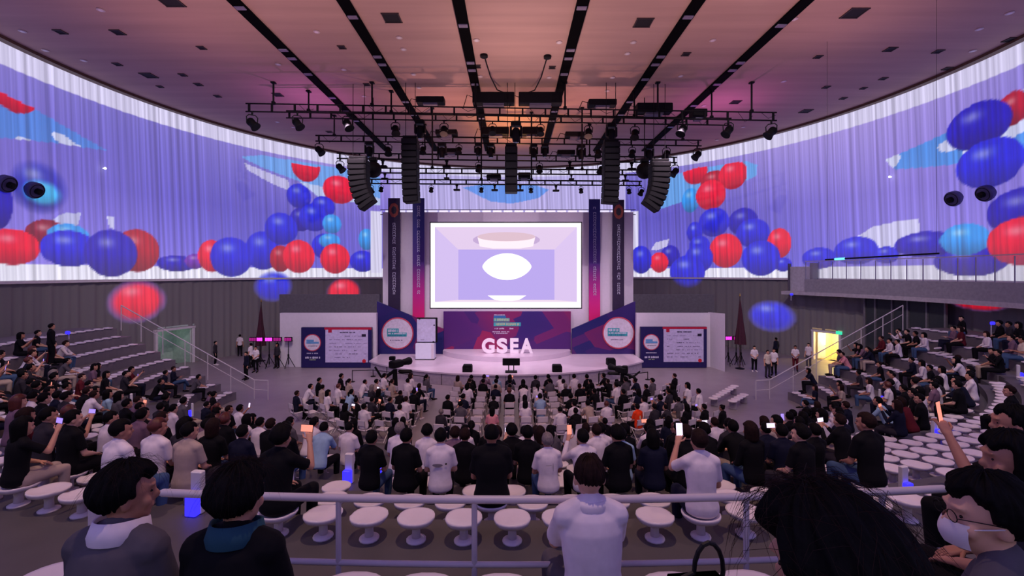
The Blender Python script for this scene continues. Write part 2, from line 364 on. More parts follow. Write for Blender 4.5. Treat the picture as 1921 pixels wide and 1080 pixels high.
# the rest of the ring, behind the camera: the same curtain with the plain lavender part of the picture
sb = np.linspace(RC * 1.70 - 0.09, RC * (2 * PI - 1.70) + 0.09, 120); zb = np.linspace(0, CZ, 60)
Sb, Zb = np.meshgrid(sb, zb); cb = base_paint(Sb, Zb) / 255; cb = ((cb + .055) / 1.055) ** 2.4 * (Zb > 6.15)[..., None]
ib = np.arange(Sb.size).reshape(Sb.shape)
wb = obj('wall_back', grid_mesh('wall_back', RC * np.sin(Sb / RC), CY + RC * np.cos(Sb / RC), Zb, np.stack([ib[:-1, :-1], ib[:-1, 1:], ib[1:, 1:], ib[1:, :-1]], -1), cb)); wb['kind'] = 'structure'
struct('trim_2', ring(RC - 0.25, RC + 0.2, 6.05, 6.2, -1.69, 1.69, 220), WHITE)
# lit doorways: a small lobby behind each opening
def doorway(n, rect, wallc, lc, energy):
    s0, s1, z0, z1 = rect; sm = (s0 + s1) / 2; a = sm / RC; w = (s1 - s0) + 0.3; h = z1 - z0 + 0.1
    M = Matrix.Translation((RC * math.sin(a), CY + RC * math.cos(a), z0)) @ Matrix.Rotation(-a, 4, 'Z')
    wm = mat('lobby_wall_%d' % n, wallc, 0.8)
    o = MB().box((0, 2.1, h / 2), (w + 1, 0.1, h + .4)).box((-w / 2 - .05, 1.05, h / 2), (0.1, 2.1, h + .4)).box((w / 2 + .05, 1.05, h / 2), (0.1, 2.1, h + .4)).box((0, 1.05, h + .15), (w + .2, 2.2, 0.1)).build('door_%d' % n, wm)
    o.matrix_world = M; o['kind'] = 'structure'
    f = MB().box((-w / 2 + .08, -0.1, h / 2), (0.16, 0.3, h)).box((w / 2 - .08, -0.1, h / 2), (0.16, 0.3, h)).box((0, -0.1, h), (w + .1, 0.3, 0.14)).build('door_frame', WHITE, o)
    d = MB().rbox((-w / 2 + .25, .5, h / 2), (0.06, 0.9, h - .1)).build('door_leaf', WHITE, o)
    MB().path([(-w / 2 + .3, .8, 1.0), (-w / 2 + .36, .8, 1.0), (-w / 2 + .36, .7, 1.0)], 0.015).build('door_handle', BLACK, d)
    l = bpy.data.lights.new('lobby_light', 'POINT'); l.energy = energy; l.color = lc; l.shadow_soft_size = 0.3
    lo = bpy.data.objects.new('lobby_light', l); COL.objects.link(lo); lo.location = M @ Vector((0, 1.0, h - .5))
    return M, w, h
ML, wl, hl_ = doorway(1, DOOR_L, (180, 200, 190), (0.85, 1.0, 0.92), 10)
MR, wr, hr = doorway(2, DOOR_R, (250, 232, 170), (1.0, 0.83, 0.42), 150)
for M_, h_, lab in ((MR, hr, 'green glowing exit sign beside the yellow lit doorway'),):
    e = MB().rbox((0.95, -0.25, h_ + .05), (.42, .08, .24)).build('exit_sign', mat('exit_green', (30, 150, 110), emit=(60, 220, 170), strength=1.2)); e.matrix_world = M_ @ e.matrix_world; tag(e, lab, 'sign')

# ---- ceiling fittings
bm_ = MB().box((0, 0, 0), (0.52, 41.0, 0.12))
tm = bm_.mesh('ceiling_track'); tm.materials.append(mat('track_black', (5, 4, 5), 0.9, spec=.05))
hub = MB()
TX = (-11.7, -7.1, -2.25, 3.0, 7.85, 12.4)
for i, x in enumerate(TX):
    t = thing('ceiling_track', 'black equipment slot running along the ceiling, %s from the left' % ORD[i], 'ceiling slot', (x, 0, 0), 0, 'ceiling slots')
    o = obj('slot_channel', tm, t); o.location = (0, 22.0, CZ - 0.03)
    for y in (19.5, 23.2, 24.1, 26, 29.5, 32, 34):
        MB().rbox((0, y + (i % 3) * .7, CZ - 0.10), (0.42, 0.26, 0.06), 0.01).build('slot_light', mat('slot_light', (120, 110, 130), 0.4), t)
def on_ceiling(px, py):
    d = (CZ - HC) * FPX / (HY - py); return ((px - CX) / FPX * d, d, CZ)
VM = mat('vent_black', (18, 15, 18), 0.8)
vents = [(735, 33, .72), (1207, 42, .72), (1603, 24, .75), (318, 1, .8), (279, 141, .62), (1512, 208, .62), (1380, 191, .55), (521, 177, .5), (221, 60, .42), (113, 59, .36), (220, 120, .3),
         (343, 140, .3), (372, 158, .34), (378, 89, .3), (408, 180, .3), (1670, 92, .42), (1760, 96, .34), (1777, 128, .32), (1657, 147, .3), (1550, 163, .3), (1535, 106, .3), (1582, 184, .3), (1287, 101, .34),
         (641, 88, .3), (688, 158, .3), (300, 162, .25), (1895, 74, .4), (1620, 165, .26), (618, 247, .4), (895, 124, .34), (1036, 126, .3)]
CH = []
for i, (px, py, s) in enumerate(vents):
    x, y, z = on_ceiling(px, py); side = 'left' if px < 960 else 'right'
    big = s > .7
    v = thing('ceiling_hatch' if big else 'ceiling_vent', '', 'vent', (x, y, z), 0, 'dark ceiling hatches')
    tr = min(range(6), key=lambda k: abs(TX[k] - x))
    CH.append((v, ('large' if big else 'small') + ' dark square ceiling hatch', 'left of' if x < TX[tr] else 'right of', tr, y))
    MB().box((0, 0, -0.01), (s, s, 0.03)).build('hatch_panel', VM, v)
    MB().box((0, s / 2, -.02), (s + .08, .04, .05)).box((0, -s / 2, -.02), (s + .08, .04, .05)).box((s / 2, 0, -.02), (.04, s, .05)).box((-s / 2, 0, -.02), (.04, s, .05)).build('hatch_frame', mat('hatch_frame', (60, 45, 44)), v)
downs = [(594, 59), (522, 120), (749, 70), (757, 92), (776, 139), (786, 164), (683, 180), (1188, 79), (1177, 100), (1149, 145), (1139, 170), (1337, 75), (1277, 142), (894, 75), (1049, 79), (901, 143), (1030, 145), (42, 58), (157, 113), (189, 18), (1470, 152), (1490, 35), (85, 94), (1825, 95), (1894, 24), (1837, 54), (645, 130), (1320, 198), (550, 238), (520, 228), (1345, 262), (1394, 238)]
for i, (px, py) in enumerate(downs):
    x, y, z = on_ceiling(px, py); tr = min(range(6), key=lambda k: abs(TX[k] - x))
    v = thing('ceiling_downlight', 'x', 'downlight', (x, y, z), 0, 'unlit ceiling downlights')
    CH.append((v, 'tiny round unlit ceiling downlight', 'left of' if x < TX[tr] else 'right of', tr, y))
    MB().lathe([(0.15, 0.0), (0.16, -0.03), (0.11, -0.04)], 12).build('bezel', mat('bezel', (196, 176, 170), .4), v)
    MB().lathe([(0.10, -0.035), (0.085, -0.045)], 12).build('lens', mat('downlight_lens', (225, 215, 215), .2), v)

CH.sort(key=lambda q_: q_[4]); cc_ = {}
for v, n_, sd, tr, y in CH:
    k_ = cc_[(n_, sd, tr)] = cc_.get((n_, sd, tr), 0) + 1
    v['label'] = '%s just %s the %s black slot, %s nearest the camera' % (n_, sd, ORD[tr], ORD[k_ - 1])
# ---- seating bowl: elliptical tiers around the floor
CT = 23.0
def ab(t): return 13.6 + 8.0 * t, 6.1 + 11.9 * t
def ell(t, th):
    a, b = ab(t); return Vector((a * math.sin(th), CT - b * math.cos(th), 0))
TH1 = math.radians(62)
def tier(name, t0, t1, z, th0, th1, n, m, lip=0.0):
    mb = MB(); vs = []; fs = []
    for i in range(n + 1):
        th = th0 + (th1 - th0) * i / n; p, q_ = ell(t0, th), ell(t1, th)
        vs += [(p.x, p.y, -0.02), (q_.x, q_.y, -0.02), (q_.x, q_.y, z), (p.x, p.y, z)]
    for i in range(n):
        for k in range(4):
            j = (k + 1) % 4; fs.append((i * 4 + k, i * 4 + j, i * 4 + 4 + j, i * 4 + 4 + k))
    fs += [(0, 1, 2, 3), (n * 4 + 3, n * 4 + 2, n * 4 + 1, n * 4)]
    return struct(name, mb.add(vs, fs), m)
NK = 14
def tk(k): return k / NK
for k in range(1, NK + 1):
    tier('floor_tier', tk(k) - 0.5 / NK, (tk(k) + .5 / NK) if k < NK else 20.2 / 11.9 - 6.1 / 11.9, 0.26 * k, -TH1, TH1, 64, TIERM)
NJ = 9
def tj(j): return 0.4 * j / 3.64
TH2 = math.radians(95)
RISER = mat('riser_panel', (112, 104, 112), 0.6, noise=0.10, scale=3)
for sgn in (-1, 1):
    for j in range(1, NJ + 1):
        t1 = tj(j) + 0.12 if j < NJ else tj(j) + 0.30
        tier('floor_riser', tj(j) - 0.004, t1, 0.4 * j, sgn * math.radians(66), sgn * TH2, 26, RISER)
    # stepped side aisle between the two kinds of rows
    for j in range(1, 2 * NJ + 1):
        tier('floor_step', tj(j / 2), tj(j / 2) + 0.058 if j < 2 * NJ else tj(NJ) + .3, 0.2 * j, sgn * TH1, sgn * math.radians(66), 4, TIERM)
# upper block: the landing with the rail and the rows around the camera
def ellu(b, a, th): return (a * math.sin(th), CT - b * math.cos(th))
def upper(name, b0, b1, z, a_off=4.4):
    n = 60; th = math.radians(40); mb = MB(); vs = []; fs = []
    for i in range(n + 1):
        q0 = ellu(b0, b0 + a_off, -th + 2 * th * i / n); q1 = ellu(b1, b1 + a_off, -th + 2 * th * i / n)
        vs += [(q0[0], q0[1], 0), (q1[0], q1[1], 0), (q1[0], q1[1], z), (q0[0], q0[1], z)]
    for i in range(n):
        for k_ in range(4):
            j = (k_ + 1) % 4; fs.append((i * 4 + k_, i * 4 + j, i * 4 + 4 + j, i * 4 + 4 + k_))
    fs += [(0, 1, 2, 3), (n * 4 + 3, n * 4 + 2, n * 4 + 1, n * 4)]
    return struct(name, mb.add(vs, fs), TIERM)
upper('floor_landing', 19.85, 21.0, 4.33); upper('floor_landing', 21.0, 22.0, 4.68); upper('floor_landing', 22.0, 24.0, 5.04)
# ================================================================ stage
SX = -0.38
def stage_outline(hw, yb, yf, ye, n=40):
    # straight back at yb, sides to ye, curved front reaching yf in the middle
    sag = ye - yf; R = (hw * hw + sag * sag) / (2 * sag); a = math.asin(hw / R)
    pts = [(SX + R * math.sin(-a + 2 * a * i / n), yf + R - R * math.cos(-a + 2 * a * i / n)) for i in range(n + 1)]
    return [(SX + hw, yb), (SX - hw, yb)] + pts
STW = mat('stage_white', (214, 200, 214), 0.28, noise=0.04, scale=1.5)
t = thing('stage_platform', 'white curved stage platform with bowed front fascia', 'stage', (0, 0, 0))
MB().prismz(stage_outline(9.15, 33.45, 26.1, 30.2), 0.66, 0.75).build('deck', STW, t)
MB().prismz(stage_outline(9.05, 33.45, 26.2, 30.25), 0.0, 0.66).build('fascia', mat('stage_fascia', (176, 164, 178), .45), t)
for i in range(-4, 5):
    x = SX + i * 1.9; sag = 4.1; R = (9.1 ** 2 + sag ** 2) / (2 * sag); y = 26.1 + R - math.sqrt(R * R - (i * 1.9) ** 2)
    MB().box((x, y + .07, .33), (.03, .06, .64)).build('fascia_joint', mat('joint', (90, 82, 92)), t)
t = thing('stage_riser', 'low white rounded riser carrying the letters', 'stage', (0, 0, 0))
MB().prismz(stage_outline(4.56, 32.98, 29.8, 32.4), 0.755, 1.07).build('riser_deck', STW, t)

# printed panel: navy / magenta facets
def facet_mat(name, seed, c=((22, 24, 98), (58, 26, 112), (86, 26, 106), (150, 26, 84), (64, 24, 104)), scale=0.32):
    m = bpy.data.materials.new(name); m.use_nodes = True; nt = m.node_tree; b = nt.nodes['Principled BSDF']; b.inputs['Roughness'].default_value = .5
    tc = nt.nodes.new('ShaderNodeTexCoord'); mp = nt.nodes.new('ShaderNodeMapping'); mp.inputs['Location'].default_value = (seed * 3.7, 0, seed * 1.9); mp.inputs['Rotation'].default_value = (0, .5, 0)
    mp.inputs['Scale'].default_value = (1, 0, 1.3)
    v = nt.nodes.new('ShaderNodeTexVoronoi'); v.inputs['Scale'].default_value = scale; v.distance = 'CHEBYCHEV'; nt.links.new(tc.outputs['Object'], mp.inputs[0]); nt.links.new(mp.outputs[0], v.inputs['Vector'])
    sx = nt.nodes.new('ShaderNodeSeparateColor'); nt.links.new(v.outputs['Color'], sx.inputs[0])
    ad = nt.nodes.new('ShaderNodeMath'); ad.operation = 'MULTIPLY_ADD'; ad.inputs[1].default_value = .22; nt.links.new(v.outputs['Distance'], ad.inputs[0]); nt.links.new(sx.outputs[0], ad.inputs[2])
    r = nt.nodes.new('ShaderNodeValToRGB'); nt.links.new(ad.outputs[0], r.inputs[0])
    e = r.color_ramp.elements
    while len(e) < len(c): e.new(.5)
    for i, q in enumerate(c): e[i].position = i / (len(c) - 1) * 1.0; e[i].color = lin(q) + (1,)
    nt.links.new(r.outputs[0], b.inputs['Base Color']); MATS[name] = m; return m
FAC1, FAC2, FAC3 = facet_mat('facets_a', 1), facet_mat('facets_b', 4, ((18, 22, 96), (24, 22, 98), (58, 24, 104), (112, 24, 90), (52, 22, 100))), facet_mat('facets_c', 6, ((18, 22, 96), (24, 22, 98), (58, 24, 104), (112, 24, 90), (52, 22, 100)))
# white back wall around the video screen, with outer returns
DW = 33.5
wm_ = mat('stage_wall', (214, 206, 218), 0.6, noise=0.03)
a, b = P(718, 398, DW), P(1188, 700, DW)
mb = MB(); sx0, sx1 = P(806, 0, DW).x, P(1092, 0, DW).x; sz1, sz0 = P(0, 416, DW).z, P(0, 579, DW).z
mb.bbox((a.x, DW, 0), (sx0, DW + .5, a.z)).bbox((sx1, DW, 0), (b.x, DW + .5, a.z)).bbox((sx0, DW, 0), (sx1, DW + .5, sz0)).bbox((sx0, DW, sz1), (sx1, DW + .5, a.z))
struct('wall_stage', mb, wm_)
# video screen
t = thing('video_screen', 'large glowing video screen showing a white room with an oval lamp', 'screen', (0, 0, 0))
V = lambda px, py: (P(px, py, DW).x, P(px, py, DW).z)
def glow(n, c, s=1.0): return mat('screen_' + n, (20, 20, 24), .3, emit=c, strength=s, noise=0)
def spoly(name, pts, c, dy, s=1.0, m=None): return MB().prism([V(*p) for p in pts], DW - dy, DW - dy + .02).build(name, m or glow(name, c, s), t)
MB().bbox((sx0, DW, sz0), (sx1, DW + .3, sz1)).build('screen_casing', DARK, t)
spoly('screen_rim', [(808, 418), (1090, 418), (1090, 577), (808, 577)], (255, 244, 255), .03, 1.35)
spoly('screen_ceiling', [(816, 426), (1082, 426), (1040, 468), (860, 468)], (238, 214, 246), .05, 1.0)
spoly('screen_left_wall', [(816, 426), (860, 468), (860, 562), (816, 566)], (222, 200, 250), .05)
spoly('screen_right_wall', [(1082, 426), (1082, 566), (1040, 562), (1040, 468)], (230, 206, 250), .05)
spoly('screen_back_wall', [(860, 468), (1040, 468), (1040, 562), (860, 562)], (196, 176, 248), .05)
spoly('screen_floor', [(816, 566), (860, 562), (1040, 562), (1082, 566)], (250, 228, 248), .05)
def oval(cx, cy, rx, ry, n=28, p=1.0): return [(cx + rx * math.cos(2 * PI * i / n), cy + ry * (abs(math.sin(2 * PI * i / n)) ** p) * (1 if math.sin(2 * PI * i / n) > 0 else -1)) for i in range(n)]
spoly('screen_lamp_shadow', oval(950, 450, 63, 14), (206, 178, 222), .07)
spoly('screen_lamp_shade', [(896, 445), (1004, 445), (1000, 462), (975, 466), (925, 466), (900, 462)], (255, 236, 244), .08, 1.15)
spoly('screen_lamp_top', oval(950, 444, 54, 8.5), (232, 200, 214), .09)
spoly('screen_oval', oval(951, 500, 46, 25, p=1.35), (255, 255, 255), .07, 1.7)
spoly('screen_bowl', [(915, 554), (987, 554), (976, 561), (962, 564), (940, 564), (926, 561)], (255, 252, 255), .08, 1.5)
# lit truss boxes along the top of the wall
t = thing('light_strip', 'row of lit white boxes along the top of the stage wall', 'light strip', (0, 0, 0))
zt = P(0, 397, DW).z
MB().box(((a.x + b.x) / 2, DW + .1, zt + .16), (b.x - a.x + .4, .08, .05)).box(((a.x + b.x) / 2, DW + .1, zt - .2), (b.x - a.x + .4, .08, .04)).build('rail', mat('strip_frame', (70, 64, 76)), t)
for i in range(23):
    x = a.x + .1 + (b.x - a.x - .2) * (i + .5) / 23
    MB().rbox((x, DW + .1, zt - .02), ((b.x - a.x) / 23 * .8, .12, .26), .02).build('light_box', mat('strip_glow', (230, 226, 240), emit=(236, 232, 255), strength=.9), t)
# centre printed panel
t = thing('backdrop_panel', 'wide navy and crimson printed backdrop panel below the screen', 'panel', (0, 0, 0))
D2 = 33.0; q0, q1 = P(832, 584, D2), P(1071, 660, D2)
MB().bbox((q0.x, D2, 1.0), (q1.x, D2 + .3, q0.z)).build('panel_board', FAC1, t)
TEAL = mat('teal_print', (60, 168, 176), .5); PALE = mat('pale_print', (206, 206, 224), .5); CREAM = mat('cream_print', (176, 196, 150), .5)
def strip(par, px0, px1, py0, py1, d, m, name='print_bar', th=.012):
    p0, p1 = P(px0, py0, d), P(px1, py1, d); return MB().bbox((p0.x, d - th, p1.z), (p1.x, d, p0.z)).build(name, m, par)
def dashes(par, px0, px1, py, h, d, m, seed=1, name='print_line'):     # unreadably small line of print
    r = random.Random(seed); mb = MB(); x = px0
    while x < px1:
        wd = r.uniform(1.0, 2.2); p0, p1 = P(x, py - h * r.uniform(.35, .5), d), P(min(x + wd, px1), py + h * r.uniform(.35, .5), d)
        mb.bbox((p0.x, d - .010, p1.z), (p1.x, d + .002, p0.z)); x += wd + (r.uniform(.5, .8) if r.random() > .18 else 2.2)
    o = mb.build(name, m, par); o['kind'] = 'stuff'; return o
strip(t, 926, 949, 592, 596, D2, mat('teal_dark', (46, 112, 168))); strip(t, 926, 956, 596.5, 603, D2, TEAL); strip(t, 926, 977, 604.5, 611.5, D2, TEAL)
for o_ in (dashes(t, 928, 955, 599.5, 5, D2 - .014, CREAM, 2), dashes(t, 930, 974, 608, 5, D2 - .014, CREAM, 3), dashes(t, 928, 947, 616, 3, D2, PALE, 4), dashes(t, 956, 963, 616, 3, D2, PALE, 5),
           dashes(t, 924, 955, 622, 1.8, D2, PALE, 6), dashes(t, 927, 952, 625, 1.8, D2, PALE, 7), dashes(t, 927, 947, 590.5, 2, D2, PALE, 8)): pass
# slanted wing panels with round signs
def wing(pts, disc, m, lab, lab2, seed):
    d = 32.75
    t = thing('wing_panel', lab, 'panel', (0, 0, 0), 0, 'slanted stage wing panels')
    MB().prism([(P(px, py, d).x, max(0.75, P(px, py, d).z)) for px, py in pts], d, d + .2).build('panel_board', m, t)
    s = thing('round_sign', lab2, 'sign', (0, 0, 0), 0, 'round logo signs on the wings'); c = P(disc[0], disc[1], d); r0 = disc[2] / FPX * d
    Mx = Matrix.Translation((c.x, d, c.z)) @ Matrix.Rotation(PI / 2, 4, 'X')
    MB().lathe([(r0, 0), (r0, .06), (r0 * .93, .07), (r0 * .93, .02)], 40, Mx).build('rim', [mat('sign_rim', (196, 72, 92), .4)], s)
    MB().lathe([(r0 * .95, 0), (r0 * .95, .05), (r0 * .9, .055)], 40, Mx).build('disc', mat('sign_white', (214, 206, 222), .5), s)
    cx, cy = disc[:2]; dd = d - .06
    strip(s, cx - 20, cx + 2, cy - 9, cy - 1, dd, TEAL); strip(s, cx - 20, cx + 17, cy - 1.5, cy + 6, dd, TEAL)
    dashes(s, cx - 18, cx, cy - 5, 5, dd - .014, PALE, seed); dashes(s, cx - 18, cx + 15, cy + .5, 3, dd - .014, PALE, seed + 1); dashes(s, cx - 18, cx + 15, cy + 4, 3, dd - .014, mat('deep_teal', (40, 120, 140)), seed + 2)
    dashes(s, cx - 14, cx + 9, cy + 13, 2, dd, mat('grey_print', (110, 100, 130)), seed + 3)
wing([(707, 565), (832, 617), (832, 664), (707, 664)], (746, 625, 30), FAC2, 'navy and crimson printed stage wing panel on the left', 'round white logo sign on the left wing panel', 20)
wing([(1192, 565), (1192, 664), (1073, 664), (1073, 617)], (1160, 624, 30), FAC3, 'navy and crimson printed stage wing panel on the right', 'round white logo sign on the right wing panel', 30)
# tall vertical banners
def grad_mat(name, stops, z0, z1):
    m = bpy.data.materials.new(name); m.use_nodes = True; nt = m.node_tree; b = nt.nodes['Principled BSDF']; b.inputs['Roughness'].default_value = .6
    g = nt.nodes.new('ShaderNodeNewGeometry'); sp = nt.nodes.new('ShaderNodeSeparateXYZ'); nt.links.new(g.outputs['Position'], sp.inputs[0])
    mr = nt.nodes.new('ShaderNodeMapRange'); mr.inputs[1].default_value = z0; mr.inputs[2].default_value = z1; nt.links.new(sp.outputs['Z'], mr.inputs[0])
    r = nt.nodes.new('ShaderNodeValToRGB'); e = r.color_ramp.elements
    while len(e) < len(stops): e.new(.5)
    for i, (p, c) in enumerate(stops): e[i].position = p; e[i].color = lin(c) + (1,)
    nt.links.new(mr.outputs[0], r.inputs[0]); nt.links.new(r.outputs[0], b.inputs['Base Color']); return m
gm = grad_mat('banner_gradient', [(0, (235, 10, 100)), (.25, (190, 20, 130)), (.5, (70, 26, 120)), (.75, (40, 34, 120)), (1, (30, 36, 110))], 2.5, 12.1)
dm = mat('banner_dark', (44, 30, 62), .7); OR_ = mat('banner_orange', (150, 70, 58), .7)
for i, (x0, x1, y0, kind, lab) in enumerate(((728, 750, 372, 0, 'dark vertical banner with orange emblem left of the screen'), (774, 796, 372, 1, 'blue to pink vertical banner left of the screen'),
                                             (1105, 1126, 374, 1, 'blue to pink vertical banner right of the screen'), (1150, 1171, 375, 0, 'dark vertical banner with orange emblem right of the screen'))):
    d = 33.1; t = thing('vertical_banner', lab, 'banner', (0, 0, 0), 0, 'tall vertical banners')
    p0, p1 = P(x0, y0, d), P(x1, 600, d)
    MB().bbox((p0.x, d, 2.0), (p1.x, d + .08, p0.z)).build('banner_cloth', gm if kind else dm, t)
    MB().path([(p0.x, d + .04, p0.z), (p1.x, d + .04, p0.z)], .03).build('top_bar', DARK, t)
    xm = (x0 + x1) / 2
    if not kind:
        c = P(xm, y0 + 22, d); Mx = Matrix.Translation((c.x, d, c.z)) @ Matrix.Rotation(PI / 2, 4, 'X') @ Matrix.Scale(1.5, 4, (0, 1, 0))
        MB().lathe([(.36, 0), (.36, .014), (.01, .016)], 9, Mx).build('emblem_ring', OR_, t); MB().lathe([(.2, .01), (.2, .022), (.01, .024)], 7, Mx).build('emblem_core', mat('emblem_core', (34, 26, 44)), t)
    r = random.Random(i); mb = MB(); y = y0 + (46 if not kind else 14)
    while y < 552:                                             # column of unreadable lettering
        hgt = r.uniform(2.6, 4.2); q_, q2 = P(xm - r.uniform(1.5, 2.6), y, d), P(xm + r.uniform(1.8, 3.2), y + hgt, d)
        mb.bbox((q_.x, d - .012, q2.z), (q_.x + .035, d + .002, q_.z)).bbox((q_.x, d - .012, q_.z - .03), (q2.x, d + .002, q_.z)).bbox((q2.x - .035, d - .012, q2.z), (q2.x, d + .002, q_.z))
        y += hgt + (1.0 if r.random() > .13 else 6)
    o_ = mb.build('lettering', PALE, t); o_['kind'] = 'stuff'
# standing letters
font_mat = mat('letter_white', (250, 244, 250), .4, noise=.02)
TS = bpy.data.scenes.new('work')
def work_dg():
    with bpy.context.temp_override(scene=TS, view_layer=TS.view_layers[0]):
        dg = bpy.context.evaluated_depsgraph_get(); dg.update(); return dg
def text_mesh(ch, h, depth):
    cu = bpy.data.curves.new('txt', 'FONT'); cu.body = ch; cu.size = 1.0; cu.extrude = depth / 2; cu.offset = .035; cu.bevel_depth = .008
    o = bpy.data.objects.new('txt', cu); TS.collection.objects.link(o); dg = work_dg()
    me = bpy.data.meshes.new_from_object(o.evaluated_get(dg)); bpy.data.objects.remove(o); return me
for ch, x0, x1 in (('G', 904, 928), ('S', 932, 952), ('E', 957, 973), ('A', 976, 1000)):
    me = text_mesh(ch, 1, .12); co = np.zeros(len(me.vertices) * 3); me.vertices.foreach_get('co', co); co = co.reshape(-1, 3)
    mn, mx = co.min(0), co.max(0); d = 31.3; p0, p1 = P(x0, 634, d), P(x1, 662, d)
    wd, hg = p1.x - p0.x, 1.02
    co[:, 0] = (co[:, 0] - (mn[0] + mx[0]) / 2) / (mx[0] - mn[0]) * wd; co[:, 1] = (co[:, 1] - mn[1]) / (mx[1] - mn[1]) * hg; co[:, 2] *= 1.6
    me.vertices.foreach_set('co', co.ravel()); me.update(); me.materials.clear(); me.materials.append(font_mat)
    o = obj('standing_letter', me); o.rotation_euler = (PI / 2, 0, 0); o.location = ((p0.x + p1.x) / 2, d, 1.072)
    tag(o, 'white standing letter %s on the stage riser' % ch, 'letter', 'standing letters on the stage')
# display board on white box
D3 = 30.6; c = P(797, 674, D3)
t = thing('pedestal_box', 'white glossy pedestal box standing on the stage', 'pedestal', (c.x, D3, .75))
MB().rbox((0, .3, .56), (1.26, .7, 1.08), .02).build('box_body', mat('box_white', (232, 238, 252), .25, noise=.03), t)
MB().box((0, .3, .02), (1.30, .74, .05)).build('plinth', DARK, t); MB().box((.53, -.06, .56), (.16, .03, 1.0)).build('side_strip', WHITE, t)
t = thing('display_board', 'white framed display board standing on the white pedestal box', 'board', (c.x + .10, D3 + .3, 1.86))
MB().rbox((0, 0, .86), (1.40, .12, 1.70), .02).build('frame', DARK, t); MB().rbox((-.05, -.07, .84), (1.26, .05, 1.56), .015).build('face', mat('board_white', (206, 204, 230), .3), t)
for x, z in ((-.5, 1.62), (.5, 1.2), (.45, .08)): MB().box((x, -.1, z), (.12, .05, .06)).build('clip', BLACK, t)
MB().box((-.3, -.1, .2), (.26, .012, .035)).build('print_line', mat('grey_print', (110, 100, 130)), t)

# low white side walls with poster boards
def side_wall(x0, x1, lip, wallname, board, lab, seed, trimx):
    d = 31.9; p0, p1 = P(x0, 587, d), P(x1, 587, d)
    struct(wallname, MB().bbox((p0.x, d, 0), (p1.x, d + .3, p0.z)), wm_)
    rx0, rx1 = P(trimx[0], 552, 34.3), P(trimx[1], 552, 34.3)
    struct('wall_recess', MB().bbox((rx0.x, 34.3, 0), (rx1.x, 34.6, rx0.z)), mat('recess_grey', (96, 92, 100), .8))
    t = thing('poster_board', lab, 'poster', (0, 0, 0), 0, 'sponsor boards beside the stage')
    b0, b1, by0, by1 = board; db = 31.5
    q0, q1 = P(b0, by0, db), P(b1, by1, db)
    MB().bbox((q0.x, db, .03), (q1.x, db + .25, q0.z)).build('board_body', mat('board_navy', (30, 22, 84), .5), t)
    W = b1 - b0; H_ = by1 - by0; X = lambda f: b0 + W * f; Y = lambda f: by0 + H_ * f
    strip(t, X(.33), X(1.0), Y(0.0), Y(.055), db, mat('board_red', (180, 20, 60)), 'top_stripe')
    strip(t, X(.345), X(.95), Y(.055), Y(.885), db, mat('board_pale', (196, 186, 222), .5), 'white_field')
    dd = db - .014
    cc = P(X(.16), Y(.385), db); r0 = W * .115 / FPX * db; Mx = Matrix.Translation((cc.x, db, cc.z)) @ Matrix.Rotation(PI / 2, 4, 'X')
    MB().lathe([(r0 * 1.06, 0), (r0 * 1.06, .012), (r0 * .9, .014)], 32, Mx).build('logo_rim', mat('sign_rim', (196, 72, 92)), t); MB().lathe([(r0 * .95, .01), (r0 * .95, .02), (.01, .022)], 32, Mx).build('logo_disc', mat('sign_white', (214, 206, 222)), t)
    strip(t, X(.075), X(.18), Y(.31), Y(.36), db - .022, mat('logo_blue', (96, 150, 200)), 'logo_bar'); strip(t, X(.075), X(.25), Y(.365), Y(.41), db - .022, mat('logo_blue', (96, 150, 200)), 'logo_bar')
    dashes(t, X(.1), X(.23), Y(.47), 1.5, db - .022, mat('grey_print', (110, 100, 130)), seed)
    dashes(t, X(.08), X(.24), Y(.655), 2, db, PALE, seed + 1); dashes(t, X(.06), X(.27), Y(.765), 4.0, db, PALE, seed + 2); dashes(t, X(.12), X(.21), Y(.82), 1.4, db, CREAM, seed + 3)
    dashes(t, X(.55), X(.77), Y(.125), 2.6, dd, mat('ink', (50, 40, 80)), seed + 4)
    r = random.Random(seed)
    for k in range(7):
        y = Y(.22 + k * .09); x = X(.40)
        while x < X(.92):
            wd = W * r.uniform(.03, .12)
            if r.random() > .35: dashes(t, x, min(x + wd, X(.93)), y, 1.3, dd, mat('ink_soft', (130, 116, 160)) if r.random() > .25 else mat('ink', (50, 40, 80)), r.randint(0, 999), 'sponsor_name')
            x += wd + W * .03
    strip(t, X(.86), X(.92), Y(.17), Y(.235), dd, mat('ink_dark', (30, 20, 50)), 'sponsor_block'); strip(t, X(.385), X(.435), Y(.055), Y(.13), dd, mat('board_red', (180, 20, 60)), 'corner_tab')
    cc = P(X(.895), Y(.85), db); MB().lathe([(.13, 0), (.13, .024), (.01, .026)], 20, Matrix.Translation((cc.x, db, cc.z)) @ Matrix.Rotation(PI / 2, 4, 'X')).build('red_seal', mat('board_red2', (200, 30, 50)), t)
side_wall(525, 706, 0, 'wall_stage_left', (565, 697, 614, 688), 'navy sponsor board with white field left of the stage', 50, (524, 712))
side_wall(1194, 1332, 0, 'wall_stage_right', (1202, 1326, 613, 687), 'navy sponsor board with white field right of the stage', 60, (1188, 1340))
p0, p1 = P(1332, 587, 31.9), P(1360, 583, 30.3)
mb = MB(); zt_ = P(0, 586, 31.9).z
mb.add([(p0.x, 31.9, 0), (p1.x, 30.3, 0), (p1.x + .1, 30.5, 0), (p0.x, 32.2, 0), (p0.x, 31.9, zt_), (p1.x, 30.3, zt_ + .05), (p1.x + .1, 30.5, zt_ + .05), (p0.x, 32.2, zt_)], [(3, 2, 1, 0), (4, 5, 6, 7), (0, 1, 5, 4), (1, 2, 6, 5), (2, 3, 7, 6), (3, 0, 4, 7)])
